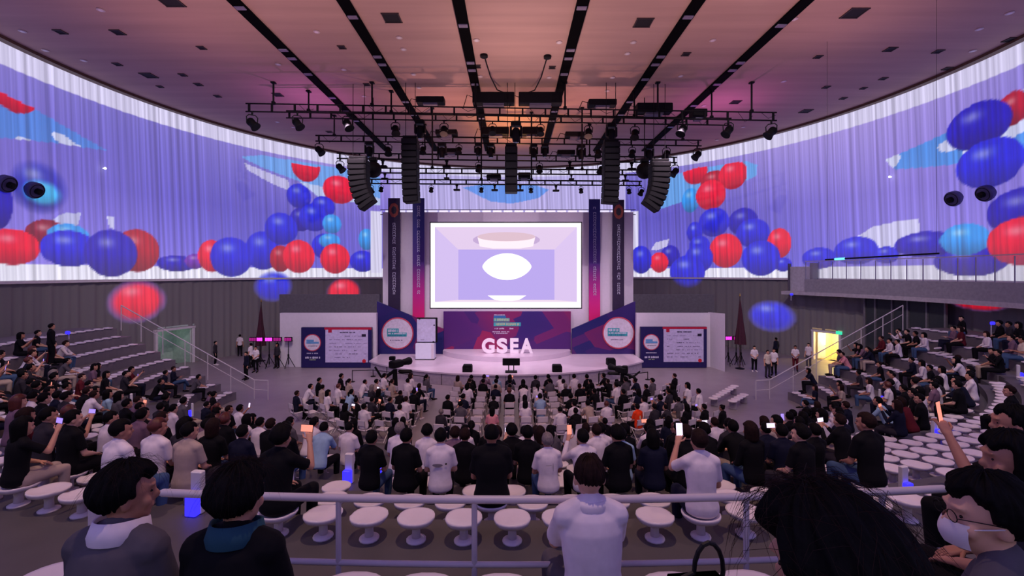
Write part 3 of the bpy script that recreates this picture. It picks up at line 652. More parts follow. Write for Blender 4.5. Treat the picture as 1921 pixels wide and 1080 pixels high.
struct('wall_return', mb, wm_)

# ================================================================ trusses, fixtures, loudspeakers
def truss(xa, ya, xb, yb, h, d, step, lab):
    A, B = P(xa, ya, d), P(xb, yb, d); A2, B2 = P(xa, ya + h, d), P(xb, yb + h, d); hh = (A - A2).length
    t = thing('lighting_truss', lab, 'truss', (0, 0, 0), 0, 'black ladder trusses over the stage')
    th = .045 * d / 28
    MB().path([A, B], th, 6).build('top_chord', BLACK, t); MB().path([A2, B2], th, 6).build('bottom_chord', BLACK, t)
    n = max(3, int((B - A).length / step)); r = random.Random(int(xa))
    rm = MB().box((0, 0, 0), (.10, .10, hh)).mesh('rung'); rm.materials.append(BLACK)
    for i in range(n + 1):
        q = A.lerp(B, (i + .15) / (n + .3)); o = obj('rung', rm, t); o.location = q - Vector((0, 0, hh / 2))
    m = MB()
    for i in range(n):
        if r.random() < .6:
            q = A.lerp(B, (i + .3) / n); q2 = A.lerp(B, (i + .95) / n); m.path([q - Vector((0, .03, 0)), q.lerp(q2, .5) - Vector((0, .03, hh * r.uniform(.5, 1.3))), q2 - Vector((0, .03, hh * r.uniform(.1, .6)))], .014, 4)
    if m.v: m.build('loose_cable', BLACK, t)
    return A, B, hh
def hanger(px, d, zlow, k, lab, ztop=CZ):
    x = (px - CX) / FPX * d
    t = thing('hanger_pole', lab, 'hanger', (x, d, zlow), 0, 'ceiling hanger poles')
    MB().path([(0, 0, 0), (0, 0, ztop - zlow)], .055, 8).build('pole', BLACK, t); MB().rbox((0, 0, ztop - zlow - .05), (.26, .26, .08), .01).build('ceiling_plate', BLACK, t); MB().rbox((0, 0, .05), (.2, .16, .2), .02).build('clamp', BLACK, t)
TR = [(461, 194, 1457, 211, 15, 27.3, 1.35, 'longest and nearest ladder truss, highest in the rig'), (537, 208, 1372, 222, 13, 28.6, 1.3, 'second ladder truss just behind the nearest one'),
      (592, 254, 1316, 263, 10.5, 33.0, 1.6, 'third ladder truss from the front'), (632, 287, 1270, 295, 10, 35.0, 1.5, 'fourth ladder truss from the front, behind the line arrays'),
      (694, 315, 1206, 319, 9, 31.5, 1.2, 'fifth ladder truss, low in front of the curtain'), (693, 336, 1204, 340, 8, 32.4, 1.1, 'lowest ladder truss just above the stage banners')]
TG = [truss(*t_) for t_ in TR]
def tz(i, px, bottom=True):
    A, B, hh = TG[i]; f = (px - TR[i][0]) / (TR[i][2] - TR[i][0]); q = A.lerp(B, f); return Vector((q.x, q.y, q.z - (hh if bottom else 0)))
nH = 0
for i, pxs in ((0, (513, 698, 892, 1060, 1234, 1410)), (1, (579, 734, 1190, 1335)), (2, (627, 1281)), (3, (797, 1106)), (4, (811, 1092)), (5, (903, 997))):
    for px in pxs:
        nH += 1; q = tz(i, px, False)
        hanger(px, TR[i][5], q.z, nH, 'black hanger pole carrying the %s truss from the front, %s pole from its left end' % (ORD[i], ORD[pxs.index(px)]))
# fixture kinds
def mk_can():                                     # wash can on a yoke
    t = thing('stage_light', '', 'stage light')
    MB().rbox((0, 0, -.07), (.09, .12, .16), .02).build('clamp', BLACK, t)
    MB().path([(-.24, 0, -.62), (-.26, 0, -.3), (-.15, 0, -.18), (.15, 0, -.18), (.26, 0, -.3), (.24, 0, -.62)], .028, 6).build('yoke', BLACK, t)
    o = MB().lathe([(.10, .26), (.17, .24), (.19, .10), (.21, -.12), (.26, -.26), (.27, -.30), (.24, -.30)], 14).build('lamp_body', DARK, t, True); o.location = (0, 0, -.62)
    l = MB().lathe([(.235, -.29), (.20, -.27)], 14).build('lens', mat('lens_glass', (40, 42, 60), .1), o)
    for k in range(3): MB().lathe([(.195, .02 + k * .06), (.215, .03 + k * .06), (.215, .05 + k * .06), (.19, .06 + k * .06)], 14).build('cooling_fin', BLACK, o)
    return t
def mk_mover():                                   # moving head: base, arms, head
    t = thing('moving_head', '', 'stage light')
    MB().rbox((0, 0, -.10), (.42, .34, .20), .03).build('base', BLACK, t); MB().rbox((-.22, 0, -.42), (.09, .2, .46), .03).build('arm', BLACK, t); MB().rbox((.22, 0, -.42), (.09, .2, .46), .03).build('arm', BLACK, t)
    o = MB().lathe([(.11, .24), (.17, .16), (.18, -.10), (.14, -.30), (.13, -.34)], 14).build('head', DARK, t, True); o.location = (0, 0, -.52)
    MB().lathe([(.12, -.345), (.06, -.35)], 14).build('lens', mat('lens_glass', (40, 42, 60), .1), o); return t
def mk_small():                                   # profile spot standing on its yoke with tray below
    t = thing('profile_spot', '', 'stage light')
    MB().rbox((0, 0, -.09), (.26, .2, .18), .03).build('bracket', BLACK, t); MB().lathe([(.07, 0), (.10, -.1), (.06, -.24), (.12, -.30), (.12, -.34)], 10, Matrix.Translation((0, 0, -.16))).build('lamp_body', DARK, t, True)
    MB().rbox((0, 0, -.55), (.62, .34, .17), .03).build('base_tray', BLACK, t); return t
protos = {'can': mk_can(), 'mover': mk_mover(), 'small': mk_small()}; used = set()
FIX = {0: [('can', 473, 1.15, -38), ('can', 558, 1.1, -30), ('can', 652, 1.1, -22), ('can', 1280, 1.1, 22), ('can', 1366, 1.1, 30), ('can', 1447, 1.15, 38)],
       1: [('can', 742, 1.05, -8), ('mover', 788, 1.35, 0), ('can', 833, 1.0, 0), ('mover', 968, 1.5, 5), ('can', 1104, 1.0, 4), ('mover', 1147, 1.35, 0), ('can', 1191, 1.05, 8), ('can', 924, .9, 0), ('can', 1014, .9, 0)],
       2: [('can', 599, 1.1, -35), ('mover', 693, 1.3, 0), ('can', 728, 1.05, -8), ('can', 793, .9, 0), ('mover', 829, 1.3, 12), ('can', 861, .85, 0), ('mover', 897, 1.1, 0), ('mover', 921, 1.2, 8), ('mover', 1001, 1.2, -8), ('mover', 1022, 1.1, 0),
           ('mover', 1090, 1.3, -10), ('can', 1122, 1.0, 6), ('can', 1186, .95, 10), ('mover', 1218, 1.3, 0), ('can', 1250, 1.05, 20), ('can', 1308, 1.1, 35)],
       3: [('can', 638, 1.15, -35), ('small', 838, 1.0, 0), ('can', 898, .95, 0), ('can', 1012, .95, 0), ('small', 1069, 1.0, 0), ('can', 1127, 1.0, 15), ('small', 1185, 1.0, 0), ('can', 1266, 1.15, 35), ('small', 718, 1.1, 0)],
       4: [('small', 722, .75, 0), ('small', 1173, .75, 0), ('small', 838, .6, 0), ('small', 1072, .6, 0)],
       5: [('can', 696, .75, -20), ('can', 715, .62, 0), ('can', 809, .62, 0), ('small', 857, .75, 0), ('can', 903, .6, 0), ('small', 928, .75, 0), ('small', 976, .75, 0), ('can', 996, .6, 0), ('small', 1043, .75, 0), ('can', 1090, .6, 0), ('can', 1180, .62, 0), ('can', 1203, .75, 20)]}
KN = {'can': 'black wash light on a yoke', 'mover': 'black moving head light', 'small': 'black profile spot with tray'}
for i, fl in FIX.items():
    cnt = {}
    for kind, px, s, tilt in sorted(fl, key=lambda q: q[1]):
        cnt[kind] = cnt.get(kind, 0) + 1; o = protos[kind]
        o = o if kind not in used else copy_tree(o); used.add(kind)
        o.location = tz(i, px); o.scale = (s, s, s); o.rotation_euler = (0, 0, math.radians(-tilt))
        tag(o, '%s, %s of its kind from left under the %s truss' % (KN[kind], ORD[cnt[kind] - 1], ORD[i]), 'stage light', 'lights hung on the trusses')
        if kind == 'can':
            for ch in o.children:
                if ch.name.startswith('lamp_body'): ch.rotation_euler = (math.radians(-25), math.radians(tilt), 0)
# projector and amplifier boxes over the trusses
for x0, x1, y0, y1, d, lab in ((887, 965, 176, 196, 27.9, 'long black projector box left of centre above the front truss'), (973, 1054, 176, 196, 27.9, 'long black projector box right of centre above the front truss'),
                               (782, 834, 184, 195, 27.9, 'slim black dimmer box at left above the front truss'), (1103, 1155, 189, 200, 27.9, 'slim black dimmer box at right above the front truss'),
                               (1193, 1259, 196, 213, 28.2, 'bulky black equipment case on the right of the front truss'), (1296, 1323, 207, 222, 28.2, 'small black equipment case far right on the front truss'),
                               (818, 858, 245, 254, 32.7, 'slim black box at left above the third truss'), (1060, 1096, 249, 258, 32.7, 'slim black box at right above the third truss'),
                               (905, 955, 240, 254, 32.7, 'open black lamp frame left of centre above the third truss'), (980, 1010, 240, 254, 32.7, 'open black lamp frame right of centre above the third truss'),
                               (833, 860, 280, 287, 34.5, 'slim black box at left above the fourth truss'), (1045, 1078, 283, 291, 34.5, 'slim black box at right above the fourth truss'),
                               (913, 940, 329, 336, 32.2, 'slim black box left of centre above the lowest truss'), (972, 995, 325, 335, 32.2, 'slim black box right of centre above the lowest truss')):
    p0, p1 = P(x0, y0, d), P(x1, y1, d); t = thing('equipment_box', lab, 'equipment', ((p0.x + p1.x) / 2, d, p1.z), 0, 'equipment boxes on the trusses')
    W_, H_ = p1.x - p0.x, p0.z - p1.z
    MB().rbox((0, 0, H_ / 2), (W_, .7, H_), .03).build('case', DARK, t); MB().rbox((W_ * .35, -.37, H_ / 2), (W_ * .16, .06, H_ * .6), .01).build('front_plate', BLACK, t)
    MB().path([(-W_ / 2, 0, H_ * .7), (-W_ / 2 - .35, 0, H_ * .9), (-W_ / 2 - .6, 0, -.25)], .025, 6).build('cable', BLACK, t); MB().box((0, 0, -.06), (W_ * .5, .5, .12)).build('mount', mat('mount_grey', (110, 104, 118)), t)
for x0, y0, x1, y1 in ((908, 103, 944, 173), (1027, 105, 992, 173)):
    A = Vector(on_ceiling(x0, y0)); B = P(x1, y1, 27.9)
    t = thing('ceiling_cable', 'thin black cable drooping from the ceiling on the %s' % ('left' if x0 < 960 else 'right'), 'cable', (0, 0, 0))
    MB().path([A, A.lerp(B, .3) + Vector((0, 0, -.5)), A.lerp(B, .65) + Vector((0, 0, -.55)), B], .035, 6).build('cord', BLACK, t); MB().lathe([(.2, .0), (.2, -.12), (.1, -.16)], 14, Matrix.Translation(A)).build('ceiling_rose', BLACK, t)
# line arrays
def array(px, py0, py1, d, n, w, curve, lean, lab):
    top = P(px, py0, d); Hh = (py1 - py0) / FPX * d
    t = thing('line_array', lab, 'loudspeaker', top, 0, 'hung loudspeaker arrays')
    MB().rbox((0, 0, .12), (w * .9, .5, .14), .02).build('rigging_frame', BLACK, t)
    MB().path([(-w * .3, 0, .2), (-w * .3, 0, CZ - top.z)], .02, 5).build('chain', BLACK, t); MB().path([(w * .3, 0, .2), (w * .3, 0, CZ - top.z)], .02, 5).build('chain', BLACK, t)
    x, z, ang = 0.0, 0.0, 0.0; ch = Hh / n * (1.03 if curve else 1)
    for k in range(n):
        ang = lean * (k / n) ** 2 * curve
        R = Matrix.Rotation(-ang, 3, 'Y')
        c = Vector((x, 0, z)) + R @ Vector((0, 0, -ch / 2))
        o = MB().rbox((0, 0, 0), (w * (1 - .12 * abs(lean) * (k / n)), .85, ch * .95), .03).build('cabinet', DARK, t); o.location = c; o.rotation_euler = (0, -ang, 0)
        MB().box((0, -.43, 0), (w * .8, .02, ch * .7)).build('grille', mat('grille', (12, 12, 16), .8), o)
        e = Vector((x, 0, z)) + R @ Vector((0, 0, -ch)); x, z = e.x, e.z
array(673, 300, 388, 27.6, 9, 1.15, 1.0, .8, 'curved hanging line array, outermost on the left')
array(770, 262, 377, 27.4, 10, .95, .25, .35, 'tall straight hanging line array left of the stage screen')
array(1146, 268, 379, 27.4, 10, .95, .25, -.35, 'tall straight hanging line array right of the stage screen')
array(1237, 305, 391, 27.6, 9, 1.15, 1.0, -.8, 'curved hanging line array, outermost on the right')
array(959, 277, 362, 27.4, 6, .75, 0, 0, 'straight black speaker column hanging at the centre')
for px, py, lab in ((700, 318, 'round black moving projector beside the left outer line array'), (1209, 320, 'round black moving projector beside the right outer line array')):
    c = P(px, py, 29.6); t = thing('projector_lamp', lab, 'stage light', c, 0)
    MB().sphere((0, 0, 0), (.55, .5, .55)).build('lamp_head', DARK, t, True); MB().rbox((0, 0, .65), (.5, .4, .25), .04).build('base', BLACK, t); MB().path([(0, 0, .7), (0, 0, CZ - c.z - .05)], .03, 6).build('drop_wire', BLACK, t)
# round loudspeakers on the curtain
for i, (px, py, lab) in enumerate(((55, 357, 'round black wall speaker on the left curtain'), (1797, 373, 'round black wall speaker on right curtain, nearer the stage'), (1858, 363, 'round black wall speaker on right curtain, nearer the frame edge'), (1, 345, 'round black wall speaker cut by the left frame edge'))):
    s, z = wall_hit(px, py); a_ = s / RC; t = thing('wall_speaker', lab, 'loudspeaker', ((RC - .3) * math.sin(a_), CY + (RC - .3) * math.cos(a_), z), -a_, 'round wall speakers')
    Mx = Matrix.Rotation(PI / 2, 4, 'X') @ Matrix.Rotation(.35, 4, 'X')
    MB().lathe([(.42, -.2), (.44, .05), (.40, .12), (.36, .12)], 22, Mx).build('ring', mat('speaker_ring', (70, 64, 110), .5), t); MB().lathe([(.35, 0), (.36, .14), (.2, .05), (.05, .03)], 22, Mx).build('cone', BLACK, t)
    MB().lathe([(.16, 0), (.16, .3), (.08, .34)], 16, Mx).build('horn', DARK, t)
for px, py, lab in ((188, 316, 'tiny white pin light on the left curtain'), (1677, 332, 'tiny white pin light on the right curtain')):
    s, z = wall_hit(px, py); a_ = s / RC; o = MB().sphere((0, 0, 0), (.07, .07, .07), 8, 6).box((0, .08, 0), (.05, .12, .05)).build('pin_light', mat('pin_glow', (255, 255, 255), emit=(235, 240, 255), strength=4)); o.location = ((RC - .35) * math.sin(a_), CY + (RC - .35) * math.cos(a_), z); o.rotation_euler = (0, 0, -a_); tag(o, lab, 'lamp')
# ================================================================ surfaces to stand on
def solve_t(x, y):
    lo, hi = -0.5, 2.0
    for _ in range(40):
        m = (lo + hi) / 2; a, b = ab(m)
        if (x / a) ** 2 + ((CT - y) / b) ** 2 > 1: lo = m
        else: hi = m
    a, b = ab(lo); return lo, math.atan2(x / a, (CT - y) / b)
def surf(x, y):
    t, th = solve_t(x, y); A = abs(math.degrees(th))
    if t < 0: return 0.0
    if A < 62: return 0.26 * max(0, min(NK, round(t * NK)))
    if A < 66: return 0.2 * max(0, min(18, math.floor(t / (0.2 / 3.64) + .02)))
    if A < 95: return 0.4 * max(0, min(NJ, math.floor(t / (0.4 / 3.64) + .04)))
    return 0.0
def ground(px, py):
    d = 3.2
    while d < 48:
        p = P(px, py, d)
        if p.z <= surf(p.x, p.y): return Vector((p.x, p.y, surf(p.x, p.y)))
        d += .05
    return P(px, py, 40)

# ================================================================ balcony and glass on the right
A0 = wall_hit(1490, 540)[0] / RC; A1 = 1.78
t = thing('balcony', 'curved balcony with glass balustrade on the right wall', 'balcony', (0, 0, 0))
ring(23.7, 25.3, 4.95, 5.2, A0, A1, 60).build('slab', mat('balcony_white', (186, 178, 188), .6), t)
gl = mat('balustrade_glass', (205, 205, 225), .08, alpha=.16, noise=.02)
AB = wall_hit(1537, 540)[0] / RC; npan = 15
for i in range(npan):
    b0 = AB + (A1 - AB) * i / npan + .0015; b1 = AB + (A1 - AB) * (i + 1) / npan - .0015
    ring(23.74, 23.76, 5.2, 7.45, b0, b1, 3).build('glass_pane', gl, t)
    MB().box((23.78 * math.sin(b0), CY + 23.78 * math.cos(b0), 6.3), (.04, .04, 2.2)).build('pane_joint', mat('pane_joint', (120, 115, 150)), t)
ring(23.72, 23.78, 7.45, 7.50, AB, A1, 50).build('top_rail', mat('balcony_white', (186, 178, 188)), t)
ring(23.7, 23.72, 5.2, 6.15, AB, A1, 50).build('kick_panel', mat('kick_grey', (150, 146, 158), .6), t)
o = MB(); q0, q1 = P(1548, 487, 22.5), P(1762, 475, 18.6)
t = thing('tube_light', 'long thin black light bar with a cyan lamp before the balcony', 'light bar', (0, 0, 0))
MB().path([q0, q1], .035, 6).build('bar', BLACK, t); MB().path([q0.lerp(q1, .1), q0.lerp(q1, .2)], .05, 6).build('lamp', mat('cyan_lamp', (80, 220, 255), emit=(90, 220, 255), strength=2.5), t)
for f in (.02, .98): MB().path([q0.lerp(q1, f), q0.lerp(q1, f) + Vector((0, 0, CZ - .05 - q0.lerp(q1, f).z))], .008, 4).build('suspension_wire', BLACK, t)
# white door at the end of the balcony
s0, z0 = wall_hit(1512, 545); a_ = s0 / RC
o = MB().rbox((0, -.25, .9), (1.9, .1, 2.0), .02).build('door_3', mat('door_white', (190, 186, 200), .5)); o['kind'] = 'structure'
o.location = ((RC - .2) * math.sin(a_), CY + (RC - .2) * math.cos(a_), 5.2); o.rotation_euler = (0, 0, -a_)
MB().box((-.98, -.3, 1.0), (.12, .24, 2.3)).build('door_frame', mat('frame_grey', (96, 90, 104)), o); MB().box((1.02, -.5, 1.0), (.2, .7, 2.3)).build('door_frame', mat('frame_grey', (96, 90, 104)), o)
# glass partition beneath the balcony
t = thing('glass_partition', 'dark glass partition with slim mullions under the balcony', 'partition', (0, 0, 0))
gp = mat('partition_glass', (62, 66, 72), .12, noise=.05)
edges = [1640, 1661, 1694, 1725, 1763, 1800]
for i in range(5):
    b0, b1 = [wall_hit(p, 600)[0] / RC for p in edges[i:i + 2]]
    ring(24.6, 24.64, 0.1, 4.9, b0 + .003, b1 - .003, 3).build('glass_pane', gp, t)
for p in edges:
    b0 = wall_hit(p, 600)[0] / RC; o = MB().box((0, 0, 2.5), (.09, .14, 4.9)).build('mullion', mat('mullion_grey', (120, 116, 124)), t); o.location = (24.58 * math.sin(b0), CY + 24.58 * math.cos(b0), 0); o.rotation_euler = (0, 0, -b0)

# ================================================================ stage-side equipment
PINK = mat('pink_lamp', (255, 90, 230), .4, emit=(255, 60, 228), strength=1.6); DIMP = mat('dim_pink_lamp', (150, 40, 120), .4, emit=(190, 40, 150), strength=.45)
def light_stand(px, py, pyb, wpx, hot, lab):
    d = max(24, HC * FPX / (pyb - HY)); x = (px - CX) / FPX * d; z = HC + (HY - py) / FPX * d; w = wpx / FPX * d
    t = thing('light_stand', lab, 'light stand', (x, d, 0), 0, 'tripod light stands beside the stage')
    MB().path([(0, 0, .25), (0, 0, z - .1)], [.035, .025], 8).build('pole', BLACK, t)
    for k in range(3):
        a = k * 2 * PI / 3 + .4; MB().path([(0, 0, .85), (.42 * math.cos(a), .42 * math.sin(a), .03)], .022, 6).build('leg', BLACK, t)
    MB().lathe([(.06, .8), (.06, .95), (.03, .97)], 8).build('collar', BLACK, t)
    o = MB().rbox((0, 0, z), (w, .16, .30), .02).build('lamp_housing', BLACK, t)
    for k in range(3): MB().rbox(((k - 1) * w / 3.1, -.085, z), (w / 3.5, .03, .22), .01).build('lamp_cell', PINK if hot else DIMP, o)
for i, (px, w, hot) in enumerate(((475, 13, 0), (488, 11, 1), (505, 14, 1), (521, 15, 0), (541, 14, 0))): light_stand(px, 636, 690, w, hot, '%s light on black tripod, %s from left of the left stand group' % ('bright pink' if hot else 'dim pink', ORD[i]))
for i, (px, w, hot) in enumerate(((1337, 13, 1), (1351, 10, 1), (1366, 12, 1), (1381, 12, 0), (1390, 7, 0))): light_stand(px, 634, 686, w, hot, '%s light on black tripod, %s from left of the right stand group' % ('bright pink' if hot else 'dim pink', ORD[i]))
for px, pt, pb, lab in ((490, 566, 672, 'dark furled flag on a pole left of the stage'), (1388, 556, 686, 'dark maroon furled flag on a pole right of the stage')):
    d = HC * FPX / (pb - HY) * .97; x = (px - CX) / FPX * d; z = HC + (HY - pt) / FPX * d
    t = thing('flag', lab, 'flag', (x, d, 0), 0)
    MB().path([(0, 0, .05), (0, 0, z)], .03, 8).build('pole', mat('pole_brown', (60, 44, 44)), t); MB().lathe([(.3, 0), (.3, .04), (.06, .1)], 14).build('base', BLACK, t); MB().lathe([(.01, z + .22), (.05, z + .05), (.04, z)], 8).build('finial', mat('gold', (150, 120, 60), .3, .6), t)
    vs = []; fs = []; n = 18; lv = [(.02, z - .1, 0), (.12, z - .9, .1), (.22, z - 1.8, .16), (.36, z - 2.7, .2), (.42, z - 3.3, .22)]
    for r_, zz, of in lv:
        for k in range(n):
            a = 2 * PI * k / n; rr = r_ * (1 + .35 * math.sin(a * 5)); vs.append((rr * math.cos(a) * .8 + (-of if px < 960 else of) * .4, rr * math.sin(a) * .5, zz))
    for i in range(len(lv) - 1):
        for k in range(n): fs.append((i * n + k, i * n + (k + 1) % n, i * n + n + (k + 1) % n, i * n + n + k))
    MB().add(vs, fs).build('flag_cloth', mat('flag_maroon', (66, 26, 44), .8), t, True)
# stage monitors and prompter
def wedge(px, pyb, d, wpx, lab, z=.75):
    x = (px - CX) / FPX * d; w = wpx / FPX * d
    t = thing('stage_monitor', lab, 'loudspeaker', (x, d, z), 0, 'wedge monitors on the stage edge')
    MB().prism([(-.5 * w, 0), (.5 * w, 0), (.5 * w, .32), (.42 * w, .42), (-.42 * w, .42), (-.5 * w, .32)], -.2, .25).build('cabinet', DARK, t); MB().rbox((0, .26, .22), (w * .8, .03, .3), .01).build('grille', mat('grille', (12, 12, 16), .8), t); MB().rbox((0, -.22, .2), (w * .3, .03, .08), .01).build('handle', BLACK, t)
wedge(877, 702, 26.9, 18, 'black wedge monitor left of the prompter on the stage edge'); wedge(1045, 700, 26.9, 18, 'black wedge monitor right of the prompter on the stage edge'); wedge(1146, 688, 28.9, 16, 'black wedge monitor at the right end of the stage')
x = P(959, 700, 26.6).x; t = thing('prompter_screen', 'black prompter screen on a stand at the front of the stage', 'screen', (x, 26.7, .75))
MB().rbox((0, 0, .62), (1.02, .09, .42), .02).build('panel', BLACK, t); MB().rbox((0, .05, .62), (.94, .02, .35), .005).build('display', mat('prompter_display', (30, 34, 50), .2, emit=(60, 70, 110), strength=.3), t); MB().rbox((0, 0, .05), (.7, .4, .08), .02).build('foot', DARK, t); MB().path([(-.15, 0, .08), (-.15, 0, .45)], .03).build('post', DARK, t); MB().path([(.15, 0, .08), (.15, 0, .45)], .03).build('post', DARK, t)
# broadcast cameras on cranes
def crane(px, pyb, s, flip, lab, up):
    g = ground(px, pyb); t = thing('broadcast_camera', lab, 'camera', g, 0, None, s)
    f = -1 if flip else 1
    MB().lathe([(.5, .02), (.5, .12), (.2, .2)], 14).build('dolly', BLACK, t); MB().path([(0, 0, .15), (0, 0, 1.35 * up)], [.16, .11], 10).build('column', BLACK, t)
    for k in range(4):
        a = k * PI / 2 + .5; MB().lathe([(.12, -.05), (.12, .05)], 12, Matrix.Translation((.5 * math.cos(a), .5 * math.sin(a), .12)) @ Matrix.Rotation(PI / 2, 4, 'X') @ Matrix.Rotation(a, 4, 'Y')).build('wheel', BLACK, t)
    MB().path([(-.75 * f, -.1, .75 * up), (-.35 * f, 0, 1.05 * up), (0, 0, 1.3 * up)], [.07, .09, .08], 8).build('pan_bar', BLACK, t)
    MB().path([(-1.0 * f, -.1, 1.5 * up), (-.7 * f, -.05, 1.0 * up), (-.35 * f, 0, .7 * up)], [.05, .06, .07], 8).build('pan_bar', BLACK, t)
    b = MB().rbox((.05 * f, .05, 1.62 * up), (.42, .75, .36), .05, Matrix.Rotation(-.5 * f, 3, 'Z')).build('camera_body', DARK, t)
    MB().lathe([(.15, 0), (.17, .3), (.2, .5), (.2, .62)], 14, Matrix.Translation((.25 * f, .35, 1.62 * up)) @ Matrix.Rotation(-.5 * f, 4, 'Z') @ Matrix.Rotation(-PI / 2, 4, 'X')).build('lens_barrel', BLACK, b, True)
    MB().rbox((-.1 * f, -.15, 1.95 * up), (.3, .22, .2), .03).build('viewfinder', BLACK, b); MB().rbox((.5 * f, .1, 1.22 * up), (.75, .25, .18), .08).build('counterweight', DARK, t)
crane(741, 742, 1.05, False, 'large black broadcast camera on a pedestal left of the stage', 1.0)
crane(1168, 722, 1.0, True, 'folded black camera crane right of the stage', .55)
for xs, lab in ((((661, 694, 716), (700, 693, 706), (805, 706, 724)), 'thin dark belt barrier left of the stage front'), (((1123, 700, 722), (1168, 702, 720), (1215, 697, 712)), 'thin dark belt barrier right of the stage front')):
    t = thing('belt_barrier', lab, 'barrier', (0, 0, 0)); prev = None
    for px, pt, pb in xs:
        d = HC * FPX / (pb - HY); g = P(px, pb, d); top = P(px, pt, d)
        MB().path([(g.x, g.y, .02), (g.x, g.y, top.z)], .025, 6).lathe([(.16, 0), (.16, .03), (.03, .05)], 12, Matrix.Translation((g.x, g.y, 0))).build('post', BLACK, t)
        if prev is not None: MB().path([prev, (g.x, g.y, top.z - .03)], .022, 6).build('belt', BLACK, t)
        prev = Vector((g.x, g.y, top.z - .03))
# pairs of white bench rows on the open floor
def bench(pa, pb, n, lab):
    A, B = [P(px, py, (HC - .45) * FPX / (py - HY)) for px, py in (pa, pb)]; L = (B - A).length; ang = math.atan2(B.y - A.y, B.x - A.x)
    t = thing('bench_row', lab, 'bench', (A.x, A.y, 0), ang, 'white bench rows on the floor')
    MB().rbox((L / 2, 0, .35), (L + .3, .12, .06), .02).build('beam', mat('bench_beam', (150, 140, 150)), t)
    for f in (.05, .95): MB().rbox((L * f, 0, .17), (.08, .34, .34), .02).build('leg', mat('bench_beam', (150, 140, 150)), t)
    for k in range(n): MB().lathe([(.16, .38), (.21, .40), (.22, .44), (.19, .455), (.02, .45)], 14, Matrix.Translation((L * k / (n - 1), 0, 0))).build('seat_pad', SEATW, t, True)
bench((1338, 746), (1378, 723), 8, 'longer white bench row of round pads on the right floor'); bench((1374, 751), (1396, 739), 5, 'shorter white bench row of round pads on the right floor')

# ================================================================ railings
def railing(label, pts_top, posts, zlow, m=RAILM, r=.026):
    t = thing('railing', label, 'railing', (0, 0, 0))
    MB().path(pts_top, r, 10, round_ends=True).build('top_rail', m, t, True)
    return t
def railp(px, b=20.0, a=24.4):
    u = (px - CX) / FPX; lo, hi = .5, 9.
    for _ in range(40):
        mid = (lo + hi) / 2
        if (u * mid / a) ** 2 + ((CT - mid) / b) ** 2 > 1: lo = mid
        else: hi = mid
    return Vector((u * lo, lo, 0))
top = [railp(px) + Vector((0, 0, 5.10)) for px in range(306, 1771, 61)]
t = railing('long white tubular guard rail in front of the near rows', top, None, 4.3)
MB().path([p - Vector((0, 0, .43)) for p in top[2:]], .02, 8, round_ends=True).build('lower_rail', RAILM, t, True)
for px in (635, 890, 1145, 1400, 1655):
    p = railp(px); MB().path([(p.x, p.y, 4.33), (p.x, p.y, 5.1)], .019, 8).build('post', RAILM, t)
p = railp(178, 20.1, 24.5); t = thing('rail_end_post', 'broad white bent end post of the guard rail beside the grey sweater', 'post', (p.x, p.y, 4.33))
MB().rbox((0, 0, .38), (.075, .05, .78), .015).build('upright', RAILM, t); MB().path([(0, 0, .74), (.02, 0, .80), (.10, 0, .82), (.2, .02, .82)], .03, 8, round_ends=True).build('bent_top', RAILM, t)
for sgn, nm in ((-1, 'left'), (1, 'right')):
    pts = []; t = thing('stair_handrail', 'slim white sloping handrail at the stage end of the %s stand' % nm, 'railing', (0, 0, 0))
    for j in (-1.5, 0, 1.6, 3.2, 4.8, 6.4, 8, 9.5):
        q_ = ell(max(-.1, tj(j)), sgn * math.radians(97)); z = max(0, .4 * j); pts.append((q_.x, q_.y, z + 1.0)); MB().path([(q_.x, q_.y, max(0, z - .4)), (q_.x, q_.y, z + 1.0)], .025, 6).build('post', RAILM, t)
    MB().path(pts, .028, 8).build('handrail', RAILM, t); MB().path([(x_, y_, z_ - .5) for x_, y_, z_ in pts], .018, 6).build('mid_rail', RAILM, t)

# ================================================================ blue step lanterns
BLUE = mat('blue_acrylic', (40, 40, 255), .25, emit=(44, 36, 255), strength=2.4, noise=.25, scale=14)
lan = [(365, 966, 1, 'beside the grey sweater'), (538, 926, 1, 'behind the black hooded top'), (653, 908, 1, 'below the yellow printed shirt'), (710, 892, .9, 'left of the black shirts'), (1265, 887, .9, 'right of the light blue shirt'),
       (1757, 824, 1, 'among the empty seats at right'), (1653, 754, 1, 'by the right stairs'), (1700, 930, .8, 'under the rail at right'), (358, 781, 1, 'by the left stairs, nearest the stage'), (243, 765, 1, 'by the left stairs, second from the stage'), (110, 746, 1, 'by the left stairs near the left edge'),
       (1914, 712, 1, 'at the right frame edge')]
for px, py, s, wh in lan:
    g = ground(px, py); yaw = -math.atan2(0 - g.x, 30 - g.y)
    t = thing('step_lantern', 'blue glowing step lantern in a white upright, ' + wh, 'lantern', g, yaw, 'blue step lanterns', s)
    MB().rbox((0, .05, .26), (.15, .08, .52), .012).build('upright', WHITE, t); MB().rbox((0, -.03, .13), (.145, .09, .24), .01).build('blue_panel', BLUE, t)
for px, py, lab in ((1862, 606, 'tiny blue lamp high on the right stand'), (127, 624, 'tiny blue lamp high on the left stand'), (1485, 552, 'small violet indicator lamp under the balcony end')):
    d = 20.5 if px != 1485 else 33.5; o = MB().rbox((0, 0, 0), (.2, .1, .14), .03).build('indicator_lamp', BLUE); o.location = P(px, py, d) if px != 1485 else P(px, py, 33); tag(o, lab, 'lamp')
    MB().path([(0, .06, 0), (0, .06, -max(.3, o.location.z - (3.65 if px != 1485 else 4.6)))], .02, 5).build('lamp_stem', RAILM, o)

